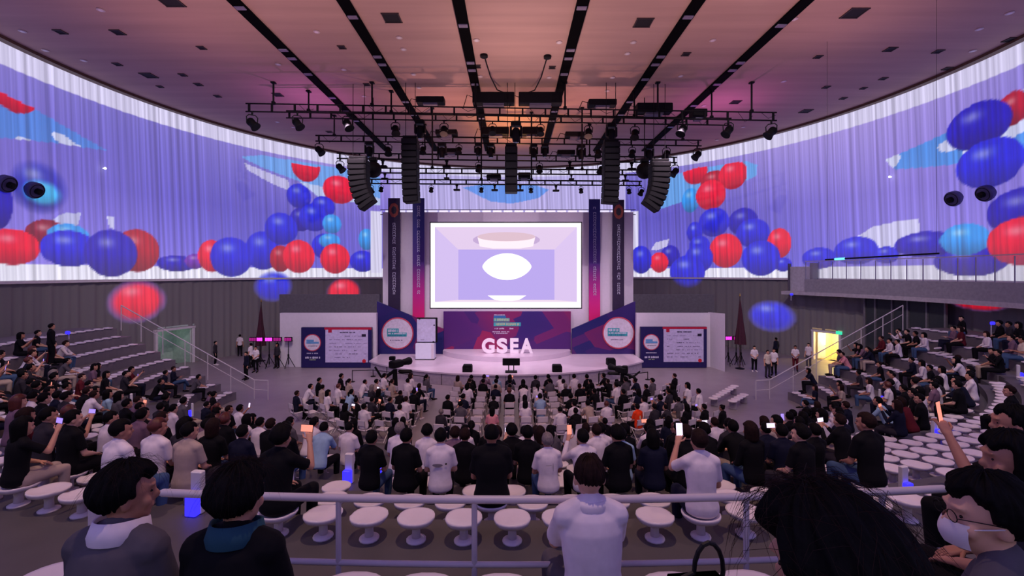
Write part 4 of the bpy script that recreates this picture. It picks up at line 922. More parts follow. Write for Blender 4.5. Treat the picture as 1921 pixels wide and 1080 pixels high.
# ================================================================ seats
def egg(n=22):
    pts = []
    for i in range(n):
        a = 2 * PI * i / n; c, s = math.cos(a), math.sin(a)
        pts.append((.205 * (abs(c) ** .85) * (1 if c > 0 else -1), .20 * (abs(s) ** .9) * (1 if s > 0 else -1) * (1 if s > 0 else 1.0)))
    return pts
def pan_mb(z):
    m = MB(); e = egg(); n = len(e); vs = []; fs = []
    for sc, zz, lift in ((.55, -.055, 0), (.92, -.04, 0), (1.0, -.012, .012), (.99, .004, .02), (.88, .002, .012), (.5, -.012, 0), (.05, -.014, 0)):
        for x, y in e: vs.append((x * sc, y * sc, z + zz + lift * (1 if y < -.05 else 0)))
    for k in range(6):
        for i in range(n):
            j = (i + 1) % n; fs.append((k * n + i, k * n + j, k * n + n + j, k * n + n + i))
    fs += [tuple(range(n - 1, -1, -1)), tuple(range(6 * n, 7 * n))]
    return m.add(vs, fs)
def mk_seat():
    t = thing('swivel_seat', '', 'seat')
    pan_mb(.26).build('seat_pan', SEATW, t, True); MB().lathe([(.055, .21), (.045, .12), (.05, .03)], 12).build('pedestal', SEATW, t, True); MB().lathe([(.11, 0), (.11, .018), (.06, .035), (.04, .04)], 14).build('base', SEATW, t, True); return t
def mk_pad():
    t = thing('riser_seat', '', 'seat')
    pan_mb(.07).build('seat_pan', SEATW, t, True); MB().rbox((0, 0, .012), (.2, .2, .03), .008).build('mount', mat('bench_beam', (150, 140, 150)), t); return t
def yaw_to(x, y, tx=SX, ty=31.0): return -math.atan2(tx - x, ty - y)
SLOTS = []
def add_slot(kind, row, p, z, yaw=None):
    hp = proj((p.x, p.y + .03, z + .77)); SLOTS.append(dict(kind=kind, row=row, p=Vector((p.x, p.y, z)), yaw=yaw_to(p.x, p.y) if yaw is None else yaw, px=hp[0], py=hp[1], used=False))
def walk(t, th0, th1, step):
    out = []; th = th0; a, b = ab(t)
    while th < th1:
        out.append(ell(t, th)); th += step / math.hypot(a * math.cos(th), b * math.sin(th))
    return out
for k in range(1, NK + 1):
    L = math.radians(60)
    half = walk(tk(k), 0.0001 + (0.26 / ab(tk(k))[0]) * (k % 2), L, .53)
    for p in half + [Vector((-p.x, p.y, 0)) for p in half[(0 if k % 2 else 1):]]:
        rt = p.x / (CT - p.y)
        if abs(rt + .205) < .035 or abs(rt - .335) < .033 or abs(rt + .72) < .03: continue
        u = CX + FPX * p.x / p.y
        if p.y < .5 or abs(u - 960) > 1030: continue
        add_slot('tier', k, p, .26 * k + .26)
for sgn, nm in ((-1, 'left'), (1, 'right')):
    for j in range(1, NJ + 1):
        for p in walk(tj(j) + .012, math.radians(67), math.radians(94), .5):
            q_ = Vector((sgn * p.x, p.y, 0)); u = CX + FPX * q_.x / q_.y
            if abs(u - 960) > 1010: continue
            add_slot(nm, j, q_, .4 * j + .075)
# floor chairs in three blocks
def mk_chair():
    t = thing('folding_chair', '', 'chair'); fr = mat('chair_frame', (170, 162, 170), .35, .4)
    MB().rbox((0, .02, .44), (.42, .40, .04), .015).build('seat', SEATW, t); MB().rbox((0, -.22, .74), (.42, .035, .24), .015, Matrix.Rotation(.12, 3, 'X')).build('backrest', SEATW, t)
    for s in (-1, 1):
        MB().path([(s * .21, -.25, .84), (s * .21, -.20, .46), (s * .21, .22, .01)], .013, 6).build('front_leg', fr, t); MB().path([(s * .20, .12, .43), (s * .20, -.24, .01)], .013, 6).build('rear_leg', fr, t)
    MB().path([(-.2, -.18, .1), (.2, -.18, .1)], .01, 5).build('stretcher', fr, t); return t
def block(kind, rows, xs):
    for r_, y in enumerate(rows):
        for x in xs(r_, y):
            add_slot(kind, r_ + 1, Vector((x, y, 0)), .462)
rj = random.Random(5)
block('floor centre', [23.1, 22.2, 21.3, 20.35, 19.35, 18.35, 17.45], lambda r_, y: [-2.75 + .66 * i for i in range(11)])
block('floor left', [23.3, 22.3, 21.2, 20.1, 19.0, 17.9], lambda r_, y: [-9.6 + .74 * i + rj.uniform(-.08, .08) for i in range(8) if not (r_ > 3 and i < 3)])
block('floor right', [23.4, 22.4, 21.3, 20.2, 19.1, 18.0], lambda r_, y: [4.95 + .68 * i + rj.uniform(-.06, .06) for i in range(6)])
# ================================================================ people
SKINS = [mat('skin_a', (196, 142, 118), .55, noise=.06), mat('skin_b', (176, 122, 100), .55, noise=.06), mat('skin_c', (214, 164, 140), .55, noise=.06)]
EYE = mat('eye_dark', (20, 14, 14), .2)
HAIRC = {'k': mat('hair_black', (9, 7, 10), .75, noise=.35, scale=40, bump=.25, spec=.12), 'b': mat('hair_brown', (34, 19, 18), .75, noise=.35, scale=40, bump=.25, spec=.12), 'r': mat('hair_auburn', (84, 34, 28), .5, noise=.3, scale=40), 'g': mat('hair_grey', (120, 108, 108), .6, noise=.3, scale=40)}
CLOTH = {}
for k_, n_, c_ in (('W', 'white', (226, 214, 222)), ('K', 'black', (14, 13, 18)), ('N', 'navy', (22, 24, 44)), ('G', 'grey', (88, 82, 90)), ('B', 'beige', (176, 156, 146)), ('P', 'pink', (214, 140, 150)), ('O', 'orange', (236, 66, 28)),
                  ('L', 'light blue', (150, 178, 206)), ('R', 'dark red', (92, 26, 38)), ('D', 'charcoal', (48, 44, 52)), ('M', 'mauve', (120, 92, 112)), ('J', 'denim', (66, 88, 124)), ('C', 'cream', (206, 190, 176)), ('E', 'red', (196, 30, 36)), ('T', 'teal', (40, 76, 92))):
    CLOTH[k_] = (n_, mat('cloth_' + n_.replace(' ', '_'), c_, .85, noise=.10, scale=9, spec=.15))
def rem(mb, voxel, smooth=3, deci=None, extra=None):
    me = mb.mesh('tmp'); o = bpy.data.objects.new('tmp', me); TS.collection.objects.link(o)
    m = o.modifiers.new('r', 'REMESH'); m.mode = 'VOXEL'; m.voxel_size = voxel; m.use_smooth_shade = True
    if smooth: s = o.modifiers.new('s', 'SMOOTH'); s.factor = .5; s.iterations = smooth
    if deci: d = o.modifiers.new('d', 'DECIMATE'); d.ratio = deci
    dg = work_dg()
    out = bpy.data.meshes.new_from_object(o.evaluated_get(dg)); bpy.data.objects.remove(o); bpy.data.meshes.remove(me)
    if extra is not None:                        # join extra shells (fingers, eyes)
        n = len(out.vertices); co = np.zeros(n * 3, np.float32); out.vertices.foreach_get('co', co)
        vs = [tuple(v) for v in co.reshape(-1, 3)] + extra.v; fs = [tuple(p.vertices) for p in out.polygons]; k = len(fs); fs += [tuple(i + n for i in f) for f in extra.f]
        m2 = bpy.data.meshes.new('body'); m2.from_pydata(vs, [], fs); m2.polygons.foreach_set('material_index', [0] * k + extra.mi); m2.polygons.foreach_set('use_smooth', [True] * len(fs)); m2.update()
        bpy.data.meshes.remove(out); out = m2
    return out
def V3(*a): return Vector(a)
def skeleton(pose):
    g = dict(lean=.10, turn=0, pitch=.05, arms=('lap', 'lap'), legs='sit', bend=0); g.update(pose)
    s = {}; st = g['legs'] == 'stand'
    base = V3(0, 0, .95) if st else V3(0, -.03, .10)
    R = Matrix.Rotation(-g['lean'], 3, 'X'); R2 = Matrix.Rotation(-g['lean'] * .6 - g['bend'], 3, 'X')
    s['R'] = R; s['base'] = base; s['waist'] = base + R @ V3(0, .0, .17); s['chest'] = base + R @ V3(0, .01, .34); s['neck'] = base + R @ V3(0, -.012, .505)
    s['head'] = s['neck'] + R2 @ V3(0, .03, .150)
    s['HM'] = Matrix.Translation(s['head']) @ Matrix.Rotation(g['turn'], 4, 'Z') @ Matrix.Rotation(-g['pitch'] - g['bend'], 4, 'X') @ Matrix.Scale(1.06, 4)
    for sd, nm in ((-1, 'L'), (1, 'R')):
        sh = base + R @ V3(sd * .152, -.005, .452); s['sh' + nm] = sh
        k = g['arms'][0 if sd < 0 else 1]
        if k == 'lap': el, wr = sh + V3(sd * .055, .05, -.275), V3(sd * .10, .24, .20) + (V3(0, 0, 0))
        elif k == 'knee': el, wr = sh + V3(sd * .03, .17, -.24), V3(sd * .05, .44, .24)
        elif k == 'phone': el, wr = sh + V3(sd * .05, .14, -.235), V3(sd * .07, .34, sh.z - .0)
        elif k == 'high': el, wr = sh + V3(sd * .09, .19, -.15), V3(sd * .13, .34, sh.z + .07)
        elif k == 'up': el, wr = sh + V3(sd * .12, .13, .08), V3(sd * .22, .24, sh.z + .34)
        elif k == 'fold': el, wr = sh + V3(sd * .06, .06, -.27), V3(-sd * .07, .24, sh.z - .22)
        elif k == 'clasp': el, wr = sh + V3(sd * .06, .03, -.285), V3(sd * .04, .22, sh.z - .40)
        else: el, wr = sh + V3(sd * .05, -.02, -.285), sh + V3(sd * .07, .05, -.53)
        s['el' + nm], s['wr' + nm] = el, wr
        if st: h, kn, an, to = V3(sd * .09, 0, .92), V3(sd * .10, .025, .50), V3(sd * .105, -.02, .09), V3(sd * .13, .15, .04)
        else:
            w = .17 if g['legs'] == 'wide' else .11; h, kn, an, to = V3(sd * .09, .0, .07), V3(sd * w, .43, .06), V3(sd * (w - .01), .41 if g['legs'] != 'tuck' else .22, -.39), V3(sd * (w + .02), .58 if g['legs'] != 'tuck' else .40, -.435)
            if g['legs'] == 'cross' and sd > 0: kn, an, to = V3(.02, .45, .15), V3(-.20, .56, -.18), V3(-.22, .72, -.22)
        s['hip' + nm], s['kn' + nm], s['an' + nm], s['to' + nm] = h, kn, an, to
    return s, g
def torso_rings(mb, s, inf, lo=0, hi=1, fat=1.0):
    R = s['R']; b = s['base']; n = 16
    prof = [(-.10, .10, .09), (-.07, .155, .115), (0, .165, .122), (.08, .146, .108), (.17, .135, .100), (.28, .148, .106), (.38, .155, .108), (.45, .140, .092), (.485, .085, .072), (.53, .055, .055)]
    vs = []; fs = []; pr = [p for p in prof if lo - .11 <= p[0] <= hi]
    for h, rx, ry in pr:
        for k in range(n):
            a = 2 * PI * k / n; vs.append(b + R @ V3((rx * fat + inf) * math.cos(a), (ry * fat + inf) * math.sin(a) - .005, h))
    m = len(pr)
    for i in range(m - 1):
        for k in range(n): fs.append((i * n + k, i * n + (k + 1) % n, i * n + n + (k + 1) % n, i * n + n + k))
    fs += [tuple(range(n - 1, -1, -1)), tuple(range((m - 1) * n, m * n))]
    mb.add(vs, fs)
def hand(mb, ex, wr, el, grip, sd):
    d = (wr - el).normalized(); side = d.cross(V3(0, 0, 1)); side = side.normalized() if side.length > .1 else V3(1, 0, 0); nrm = side.cross(d).normalized()
    pe = wr + d * .085
    for f in (-.026, -.009, .009, .026): mb.path([wr + side * f * .7, pe + side * f], [.017, .015], 6, round_ends=True)
    L = (.068, .080, .075, .058)
    for i, f in enumerate((-.030, -.010, .010, .030)):
        r0 = pe + side * f - d * .01; c = .35 if not grip else .95
        a = r0 + (d * math.cos(c * .5) - nrm * math.sin(c * .5)) * L[i] * .5; b = a + (d * math.cos(c) - nrm * math.sin(c)) * L[i] * .32; e = b + (d * math.cos(c * 1.5) - nrm * math.sin(c * 1.5)) * L[i] * .28
        ex.path([r0, a, b, e], [.0088, .0082, .0076, .006], 6, round_ends=True)
    t0 = wr + d * .03 + side * (-sd) * .026; t1 = t0 + (d * .6 + side * (-sd) * .75 - nrm * .25).normalized() * .045; t2 = t1 + (d * .9 - nrm * .2 + side * (-sd) * .1).normalized() * .035
    ex.path([t0, t1, t2], [.012, .0095, .0075], 6, round_ends=True)
    return pe
def body_meshes(pose, hi=False):
    s, g = skeleton(pose); fat = g.get('fat', 1.0)
    mb = MB(); ex = MB(); torso_rings(mb, s, 0, fat=fat); HM = s['HM']
    mb.path([s['shL'] + V3(.02, 0, 0), s['shR'] - V3(.02, 0, 0)], [.055, .055], 10, round_ends=True)
    mb.path([s['neck'] - V3(0, .0, .04), s['neck'].lerp(s['head'], .6)], [.058, .050], 10, round_ends=True)
    def E(c, r, rot=None): M = HM.to_3x3() @ (rot if rot is not None else Matrix.Identity(3)); mb.sphere(HM @ Vector(c), r, 16, 10, M)
    E((0, -.008, .018), (.074, .094, .098)); E((0, .022, -.045), (.058, .066, .072)); E((0, .055, -.085), (.030, .030, .024))
    E((0, .095, -.02), (.012, .018, .019)); E((0, .086, .005), (.009, .012, .030)); E((0, .080, .034), (.05, .014, .012)); E((0, .083, -.058), (.024, .012, .010))
    for sd in (-1, 1): E((sd * .077, -.008, -.012), (.011, .020, .031), Matrix.Rotation(sd * .3, 3, 'Z')); E((sd * .042, .06, -.03), (.022, .02, .024))
    grips = g.get('grip', ())
    for sd, nm in ((-1, 'L'), (1, 'R')):
        mb.path([s['sh' + nm], s['sh' + nm].lerp(s['el' + nm], .5), s['el' + nm]], [.046 * fat, .043 * fat, .037], 10, round_ends=True)
        mb.path([s['el' + nm], s['el' + nm].lerp(s['wr' + nm], .35), s['wr' + nm]], [.039, .038, .026], 10, round_ends=True)
        s['palm' + nm] = hand(mb, ex, s['wr' + nm], s['el' + nm], g['arms'][0 if sd < 0 else 1] in ('phone', 'high', 'up'), sd)
        mb.path([s['hip' + nm], s['hip' + nm].lerp(s['kn' + nm], .5), s['kn' + nm]], [.088, .074, .055], 12, round_ends=True)
        mb.path([s['kn' + nm], s['kn' + nm].lerp(s['an' + nm], .35), s['an' + nm]], [.052, .052, .034], 10, round_ends=True)
        mb.path([s['an' + nm], s['to' + nm]], [.036, .026], 8, round_ends=True)
    ex.cur = 1
    for sd in (-1, 1): ex.sphere(HM @ V3(sd * .030, .0745, .008), (.010, .005, .0055), 8, 6)
    body = rem(mb, .0085 if hi else .0125, 2, None if hi else .4, ex)
    # shirt, short and long
    out = {'body': body, 's': s, 'g': g}
    for kind in ('short', 'long'):
        m = MB(); torso_rings(m, s, .015, -.11 if g['legs'] == 'stand' else -.07, .49, fat); m.path([s['shL'] + V3(.01, 0, 0), s['shR'] - V3(.01, 0, 0)], [.072 * fat, .072 * fat], 10, round_ends=True)
        for sd_ in (-1, 1): m.path([s['base'] + s['R'] @ V3(sd_ * .13 * fat, -.005, .455), s['base'] + s['R'] @ V3(sd_ * .035, -.01, .525)], [.070 * fat, .052], 10, round_ends=True)
        m.path([s['chest'] + s['R'] @ V3(0, 0, .05), s['neck'] + s['R'] @ V3(0, 0, -.005)], [.125, .079], 14)
        m.path([s['base'] + s['R'] @ V3(0, -.03, .42), s['base'] + s['R'] @ V3(0, -.018, .535)], [.075, .062], 12, round_ends=True)
        for nm in 'LR':
            sh, el, wr = s['sh' + nm], s['el' + nm], s['wr' + nm]
            if kind == 'short': m.path([sh, sh.lerp(el, .55), sh.lerp(el, .78)], [.058 * fat, .060 * fat, .061 * fat], 12, round_ends=False)
            else: m.path([sh, sh.lerp(el, .5), el, el.lerp(wr, .4), el.lerp(wr, .96)], [.058 * fat, .056 * fat, .050, .046, .036], 12)
        # folds of cloth across the back
        R_ = s['R']; b_ = s['base']
        for z_, w_, t_ in ((.10, .11, .02), (.20, .09, -.03), (.05, .13, -.015), (.30, .06, .02)):
            m.path([b_ + R_ @ V3(-w_, -.088 * fat, z_ + t_), b_ + R_ @ V3(0, -.104 * fat, z_), b_ + R_ @ V3(w_, -.088 * fat, z_ - t_ * .4)], [.004, .011, .004], 6)
        out[kind] = rem(m, .010 if hi else .0155, 3, None if hi else .55)
    m = MB(); torso_rings(m, s, .010, -.1, .10, fat)
    for nm in 'LR':
        h, kn, an = s['hip' + nm], s['kn' + nm], s['an' + nm]; m.path([h, h.lerp(kn, .5), kn], [.098, .086, .069], 12, round_ends=True); m.path([kn, kn.lerp(an, .5), an.lerp(kn, .06)], [.067, .062, .052], 12)
    out['pants'] = rem(m, .012 if hi else .0165, 2, None if hi else .55)
    for nm in 'LR':
        m = MB(); a_, t_ = s['an' + nm], s['to' + nm]; d = (t_ - a_).normalized(); m.path([a_ - d * .045 + V3(0, 0, -.02), a_.lerp(t_, .5) + V3(0, 0, -.008), t_ + d * .03], [.046, .044, .034], 10, round_ends=True); out['shoe' + nm] = m.mesh('shoe', True)
    return out
# hair shells, in the head's own frame
def hair_mesh(style, seed=0, hi=False):
    r = np.random.default_rng(seed); nu, nv = (150, 48) if hi else (30, 22); mb = MB(); vs = []; fs = []
    ph = r.uniform(0, 6, 8); th0 = {'short': .016, 'crop': .009, 'bob': .026, 'long': .026, 'pony': .014, 'bun': .014, 'messy': .030, 'fluffy': .040}[style]
    drop = {'bob': .16, 'long': .30, 'messy': .06, 'fluffy': .05}.get(style, 0)
    for i in range(nv + 1):
        t = PI * (.015 + .97 * i / nv)
        for k in range(nu):
            a = 2 * PI * k / nu; d = np.array((math.sin(t) * math.cos(a), math.sin(t) * math.sin(a), math.cos(t)))
            wv = .5 * math.sin(3 * t + ph[4]); nz = .40 * math.sin(7 * a + ph[0] + 2 * wv) + .34 * math.sin(19 * a + ph[1] + 3 * wv) + .26 * math.sin((31 if hi else 13) * a + ph[2] + 4 * wv) + .22 * math.sin(4 * t + 3 * a + ph[5])
            th = th0 * (1 + (.13 if hi else .24) * nz * (1.5 if style in ('messy', 'fluffy') else 1))
            if drop <= .1: th *= max(.25, min(1, (d[2] + .62) / .62))
            front = d[1]
            hl = .50 if style not in ('bob', 'long') else .42
            face = (front > .30 and d[2] < hl + .12 * math.sin(6 * a + ph[3])) or (front > .02 and d[2] < -.12 and drop < .1)
            nape = d[2] < (-.42 if style == 'crop' else -.68 if d[1] < -.25 else -.46)
            c = (0, -.008, .018); rad = np.array((.074, .094, .098))
            if drop > .1:
                if face: p = d * (rad * .82)
                else:
                    p = d * (rad + th)
                    if d[2] < 0:
                        f = min(1, -d[2] / .75); p[2] = -(f ** .9) * drop - .01; w = 1 - .22 * f if style == 'long' else 1 - .10 * f
                        ang = math.atan2(d[1], d[0]); rr = (np.array((rad[0] + th, rad[1] + th))) * w; q = math.hypot(d[0], d[1]) or 1; k2 = 1 if f < .98 else .3
                        p[0] = d[0] / q * rr[0] * k2; p[1] = min(d[1] / q * rr[1] * k2, .045)
            else:
                if face or nape: p = d * (rad * .84)
                else: p = d * (rad + th)
                if nape: p = p * .8
            vs.append((p[0] + c[0], p[1] + c[1], p[2] + c[2]))
    G = np.array(vs).reshape(nv + 1, nu, 3)
    for _ in range(6 if hi else 1):
        H2 = G.copy(); H2[1:-1] = .5 * G[1:-1] + .125 * (np.roll(G, 1, 1)[1:-1] + np.roll(G, -1, 1)[1:-1] + G[:-2] + G[2:]); G = H2
    if hi:                                        # locks of hair: ridges running down from the crown
        cn = r.normal(size=(nv + 1, nu))
        for _ in range(14): cn[1:-1] = (cn[:-2] + cn[1:-1] + cn[2:]) / 3
        cn = (cn + np.roll(cn, 1, 1)) / 2; cn *= .0045 / cn.std(); cn[:3] = 0
        nrm = G - np.array((0, -.008, .018)); nrm /= np.linalg.norm(nrm, axis=2, keepdims=True); G = G + nrm * cn[..., None]
    vs = [tuple(q_) for q_ in G.reshape(-1, 3)]
    for i in range(nv):
        for k in range(nu): j = (k + 1) % nu; fs.append((i * nu + k, i * nu + nu + k, i * nu + nu + j, i * nu + j))
    fs += [tuple(range(nu)), tuple(range((nv + 1) * nu - 1, nv * nu - 1, -1))]
    mb.add(vs, fs)
    if style == 'pony': mb.path([(0, -.095, .05), (0, -.15, .03), (0, -.155, -.06), (0, -.14, -.17)], [.028, .034, .036, .012], 10, round_ends=True)
    if style == 'bun': mb.sphere((0, -.085, .085), (.045, .045, .042))
    return mb.mesh('hair', True)
HAIRS = {}
def hair(style, v):
    if (style, v) not in HAIRS: HAIRS[(style, v)] = hair_mesh(style, v * 7 + 1)
    return HAIRS[(style, v)]
POSES = {'lap': {}, 'big': dict(fat=1.2), 'lapL': dict(turn=.45), 'lapR': dict(turn=-.45), 'fwd': dict(lean=.42, arms=('knee', 'knee'), legs='wide', pitch=-.1), 'phone': dict(arms=('phone', 'phone')), 'rhigh': dict(arms=('lap', 'high'), turn=-.1), 'lhigh': dict(arms=('high', 'lap'), turn=.1),
         'fold': dict(arms=('fold', 'fold'), legs='cross', lean=-.02), 'stand': dict(legs='stand', lean=.0, arms=('side', 'side')), 'standc': dict(legs='stand', lean=.02, arms=('clasp', 'clasp')), 'standf': dict(legs='stand', lean=.0, arms=('fold', 'fold'))}
PC = {}
def pose_mesh(name, hi=False, pose=None):
    key = (name, hi)
    if key not in PC: PC[key] = body_meshes(pose if pose is not None else POSES[name], hi)
    return PC[key]
PEOPLE = []
def set_mat(o, i, m):
    while len(o.data.materials) <= i: o.data.materials.append(m)
    o.material_slots[i].link = 'OBJECT'; o.material_slots[i].material = m
def person(loc, yaw, pose, top, sleeve, pants, hs, hc, skin, scale=1.0, label=None, group=None, shoes=True, hi=False, posed=None, hairm=None):
    B_ = pose_mesh(pose, hi, posed)
    o = obj('person', B_['body']); o.location = loc; o.rotation_euler = (0, 0, yaw); o.scale = (scale,) * 3
    set_mat(o, 0, SKINS[skin]); set_mat(o, 1, EYE)
    h = obj('hair', hairm or hair(hs, skin), o); h.matrix_local = B_['s']['HM']; set_mat(h, 0, HAIRC[hc])
    nm = 'shirt' if sleeve == 'short' else 'jacket' if top in 'KND' else 'shirt'
    c = obj(nm, B_[sleeve], o); set_mat(c, 0, CLOTH[top][1])
    c = obj('trousers', B_['pants'], o); set_mat(c, 0, CLOTH[pants][1])
    if shoes:
        for q_ in 'LR': c = obj('shoe', B_['shoe' + q_], o); set_mat(c, 0, CLOTH['K' if skin != 2 else 'W'][1])
    tag(o, label, 'person', group); o['_top'] = CLOTH[top][0]
    return o
PHN = 0
PSCR = [mat('phone_screen_%d' % i, (40, 40, 50), .2, emit=c, strength=s, noise=.6, scale=30) for i, (c, s) in enumerate((((240, 220, 255), 1.5), ((170, 140, 255), 1.3), ((255, 150, 130), 1.3)))]
def phone(o, pose, hi=False, land=None):
    global PHN
    B_ = pose_mesh(pose, hi); s = B_['s']; g = B_['g']
    if g['arms'][1] in ('phone', 'high', 'up') and g['arms'][0] == 'phone': c = (s['palmL'] + s['palmR']) / 2 + V3(0, .03, .05); land = True
    elif g['arms'][1] in ('high', 'up'): c = s['palmR'] + V3(-.04, .02, .05); land = True
    else: c = s['palmL'] + V3(.01, .02, .07)
    t = thing('smartphone', 'lit smartphone held up by the ' + (o.get('label') or 'person'), 'phone', (0, 0, 0), 0, 'smartphones held up in the crowd')
    sz = (.155, .009, .078) if land else (.078, .009, .155)
    MB().rbox((0, 0, 0), sz, .006).build('phone_body', BLACK, t); MB().box((0, -.0052, 0), (sz[0] * .93, .002, sz[2] * .93)).build('screen', PSCR[PHN % 3], t)
    o_m = Matrix.Translation(o.location) @ Matrix.Rotation(o.rotation_euler[2], 4, 'Z') @ Matrix.Scale(o.scale[0], 4)
    t.matrix_world = o_m @ Matrix.Translation(c) @ Matrix.Rotation(-.15, 4, 'X'); PHN += 1
    PHONES.append((t, o)); return t
PHONES = []
rp = random.Random(21)
def pick(ws): return rp.choices([a for a, _ in ws], [b for _, b in ws])[0]
def rand_person(sl, top=None, pose=None, hs=None, sleeve=None, hc=None, pants=None, scale=None):
    top = top or pick([('K', 40), ('W', 27), ('N', 10), ('D', 7), ('G', 7), ('B', 4), ('R', 2), ('C', 2), ('M', 2), ('L', 2)])
    pose = pose or pick([('lap', 44), ('lapL', 12), ('lapR', 12), ('fwd', 12), ('phone', 7), ('rhigh', 3), ('lhigh', 2), ('fold', 6)])
    hs = hs or pick([('short', 52), ('crop', 10), ('messy', 8), ('bob', 14), ('long', 10), ('pony', 5), ('bun', 3)])
    hc = hc or pick([('k', 74), ('b', 20), ('r', 4), ('g', 2)]); sleeve = sleeve or ('short' if rp.random() < .62 else 'long'); pants = pants or pick([('K', 50), ('N', 15), ('J', 15), ('D', 10), ('B', 10)])
    sl['used'] = True
    sh = sl['kind'] in ('left', 'right') or sl['kind'].startswith('floor')
    o = person(sl['p'] + Vector((0, 0, .005)), sl['yaw'] + rp.uniform(-.16, .16), pose, top, sleeve, pants, hs, hc, pick([(0, 5), (1, 3), (2, 3)]), scale or (rp.uniform(.95, 1.05) * (1.07 if sl['kind'].startswith('floor') else 1)), None, None, sh)
    PEOPLE.append((o, sl, pose, hs, sleeve)); return o
def at_row(kind, row, px, **kw):
    c = [q_ for q_ in SLOTS if not q_['used'] and q_['kind'] == kind and (row is None or q_['row'] == row)]
    sl = min(c, key=lambda q_: abs(q_['px'] - px)); return rand_person(sl, **kw)
def at_px(kinds, px, py, **kw):
    c = [q_ for q_ in SLOTS if not q_['used'] and q_['kind'] in kinds]
    sl = min(c, key=lambda q_: (q_['px'] - px) ** 2 + 2.2 * (q_['py'] - py) ** 2); return rand_person(sl, **kw)
def print_on(o, pose, shapes, m, name='back_print'):
    s_ = pose_mesh(pose)['s']; mb = MB()
    for cx, cz, w_, h_ in shapes:                 # small curved patches lying on the back of the shirt
        n = 6; vs = []; fs = []
        for j in range(n + 1):
            for i in range(n + 1):
                a, b = -1 + 2 * i / n, -1 + 2 * j / n; x = cx + w_ * a * math.sqrt(1 - b * b / 2); z = cz + h_ * b * math.sqrt(1 - a * a / 2)
                vs.append(s_['base'] + s_['R'] @ V3(x, -.134 * math.sqrt(max(.1, 1 - (x / .2) ** 2)) - .006, z))
        for j in range(n):
            for i in range(n): k2 = j * (n + 1) + i; fs.append((k2, k2 + n + 1, k2 + n + 2, k2 + 1))
        mb.add(vs, fs)
    mb.build(name, m, o, True)
# people one can pick out, by tier row (14 = just below the rail) and place along it
T = 'tier'
for row, px, kw in ((13, 945, dict(top='K', sleeve='short', hs='crop', pose='big', scale=1.12, pants='G')), (12, 845, dict(top='W', sleeve='short', hs='short', pose='lap', scale=1.02)), (12, 796, dict(top='K', hs='short', pose='lap')), (12, 745, dict(top='K', hs='short', pose='lap', hc='k')),
                    (12, 1038, dict(top='W', sleeve='short', hs='short', pose='lap')), (12, 1167, dict(top='K', hs='messy', pose='lap', scale=1.05)), (12, 1085, dict(top='W', hs='short', pose='lhigh')), (11, 1187, dict(top='L', hs='short', pose='lap')), (10, 1123, dict(top='W', hs='short', pose='lap')), (10, 1225, dict(top='K', hs='short', pose='lap')),
                    (11, 897, dict(top='K', hs='short', pose='lap')), (10, 690, dict(top='W', hs='short', pose='lap')), (10, 728, dict(top='W', hs='messy', pose='lap')), (9, 660, dict(top='W', pose='lap')), (10, 625, dict(top='L', pose='fwd')), (10, 1027, dict(top='D', hs='long', hc='b', pose='lap')), (9, 1250, dict(top='K', pose='lap')),
                    (14, 1332, dict(top='W', sleeve='short', hs='short', pose='lhigh', scale=1.05, pants='N')), (12, 1393, dict(top='K', hs='bob', hc='b', pose='lap', pants='J')), (11, 1428, dict(top='N', hs='short', pose='lap')), (13, 1497, dict(top='K', hs='messy', pose='lapL', sleeve='short')), (12, 1550, dict(top='K', hs='short', pose='fold')), (11, 1585, dict(top='K', hs='short', pose='phone')),
                    (13, 1637, dict(top='K', sleeve='short', hs='short', pose='lapL', scale=1.12, pants='J')), (14, 238, dict(top='W', sleeve='short', hs='short', pose='lapR', scale=1.05)), (13, 303, dict(top='W', sleeve='short', hs='short', pose='lapR')), (13, 143, dict(top='K', sleeve='short', hs='short', pose='lapR')), (12, 190, dict(top='W', sleeve='short', hs='short', pose='lapR')),
                    (13, 417, dict(top='B', sleeve='short', hs='short', pose='lapR')), (14, 467, dict(top='K', sleeve='short', hs='messy', pose='rhigh', scale=1.08)), (12, 540, dict(top='N', sleeve='long', hs='short', pose='lap')), (11, 590, dict(top='K', pose='lap', hs='long')), (13, 57, dict(top='R', hs='long', hc='b', pose='phone')), (13, 100, dict(top='D', hs='short', pose='lapR')),
                    (12, 335, dict(top='D', hs='long', pose='lapR')), (12, 383, dict(top='K', hs='bob', hc='b', pose='lap')), (12, 20, dict(top='M', hs='bob', hc='r', pose='lap')), (14, 30, dict(top='K', hs='long', pose='rhigh')), (11, 1890, dict(top='K', hs='short', pose='lapL'))):
    o = at_row(T, row, px, **kw)
    if (row, px) == (12, 845): print_on(o, 'lap', [(-.03, .30, .075, .022)], mat('print_grey', (120, 112, 122))); print_on(o, 'lap', [(.09, .315, .014, .012)], BLACK)
    if (row, px) == (11, 590): print_on(o, 'lap', [(-.05, .36, .03, .04), (.03, .38, .035, .03), (.05, .28, .03, .06), (-.04, .24, .04, .05), (.0, .31, .02, .03), (.02, .2, .045, .03)], mat('print_yellow', (150, 132, 40)))
    if (row, px) == (12, 1038): print_on(o, 'lap', [(.05, .30, .004, .06), (-.02, .33, .05, .003)], mat('print_grey', (120, 112, 122)))
o = at_row('floor right', 6, 1190, top='O', sleeve='short', hs='short', hc='k', pose='lap'); print_on(o, 'lap', [(0, .3, .035, .075)], mat('print_cream', (226, 200, 150))); at_row('floor centre', 7, 910, top='P', hs='long', pose='lap', sleeve='short')
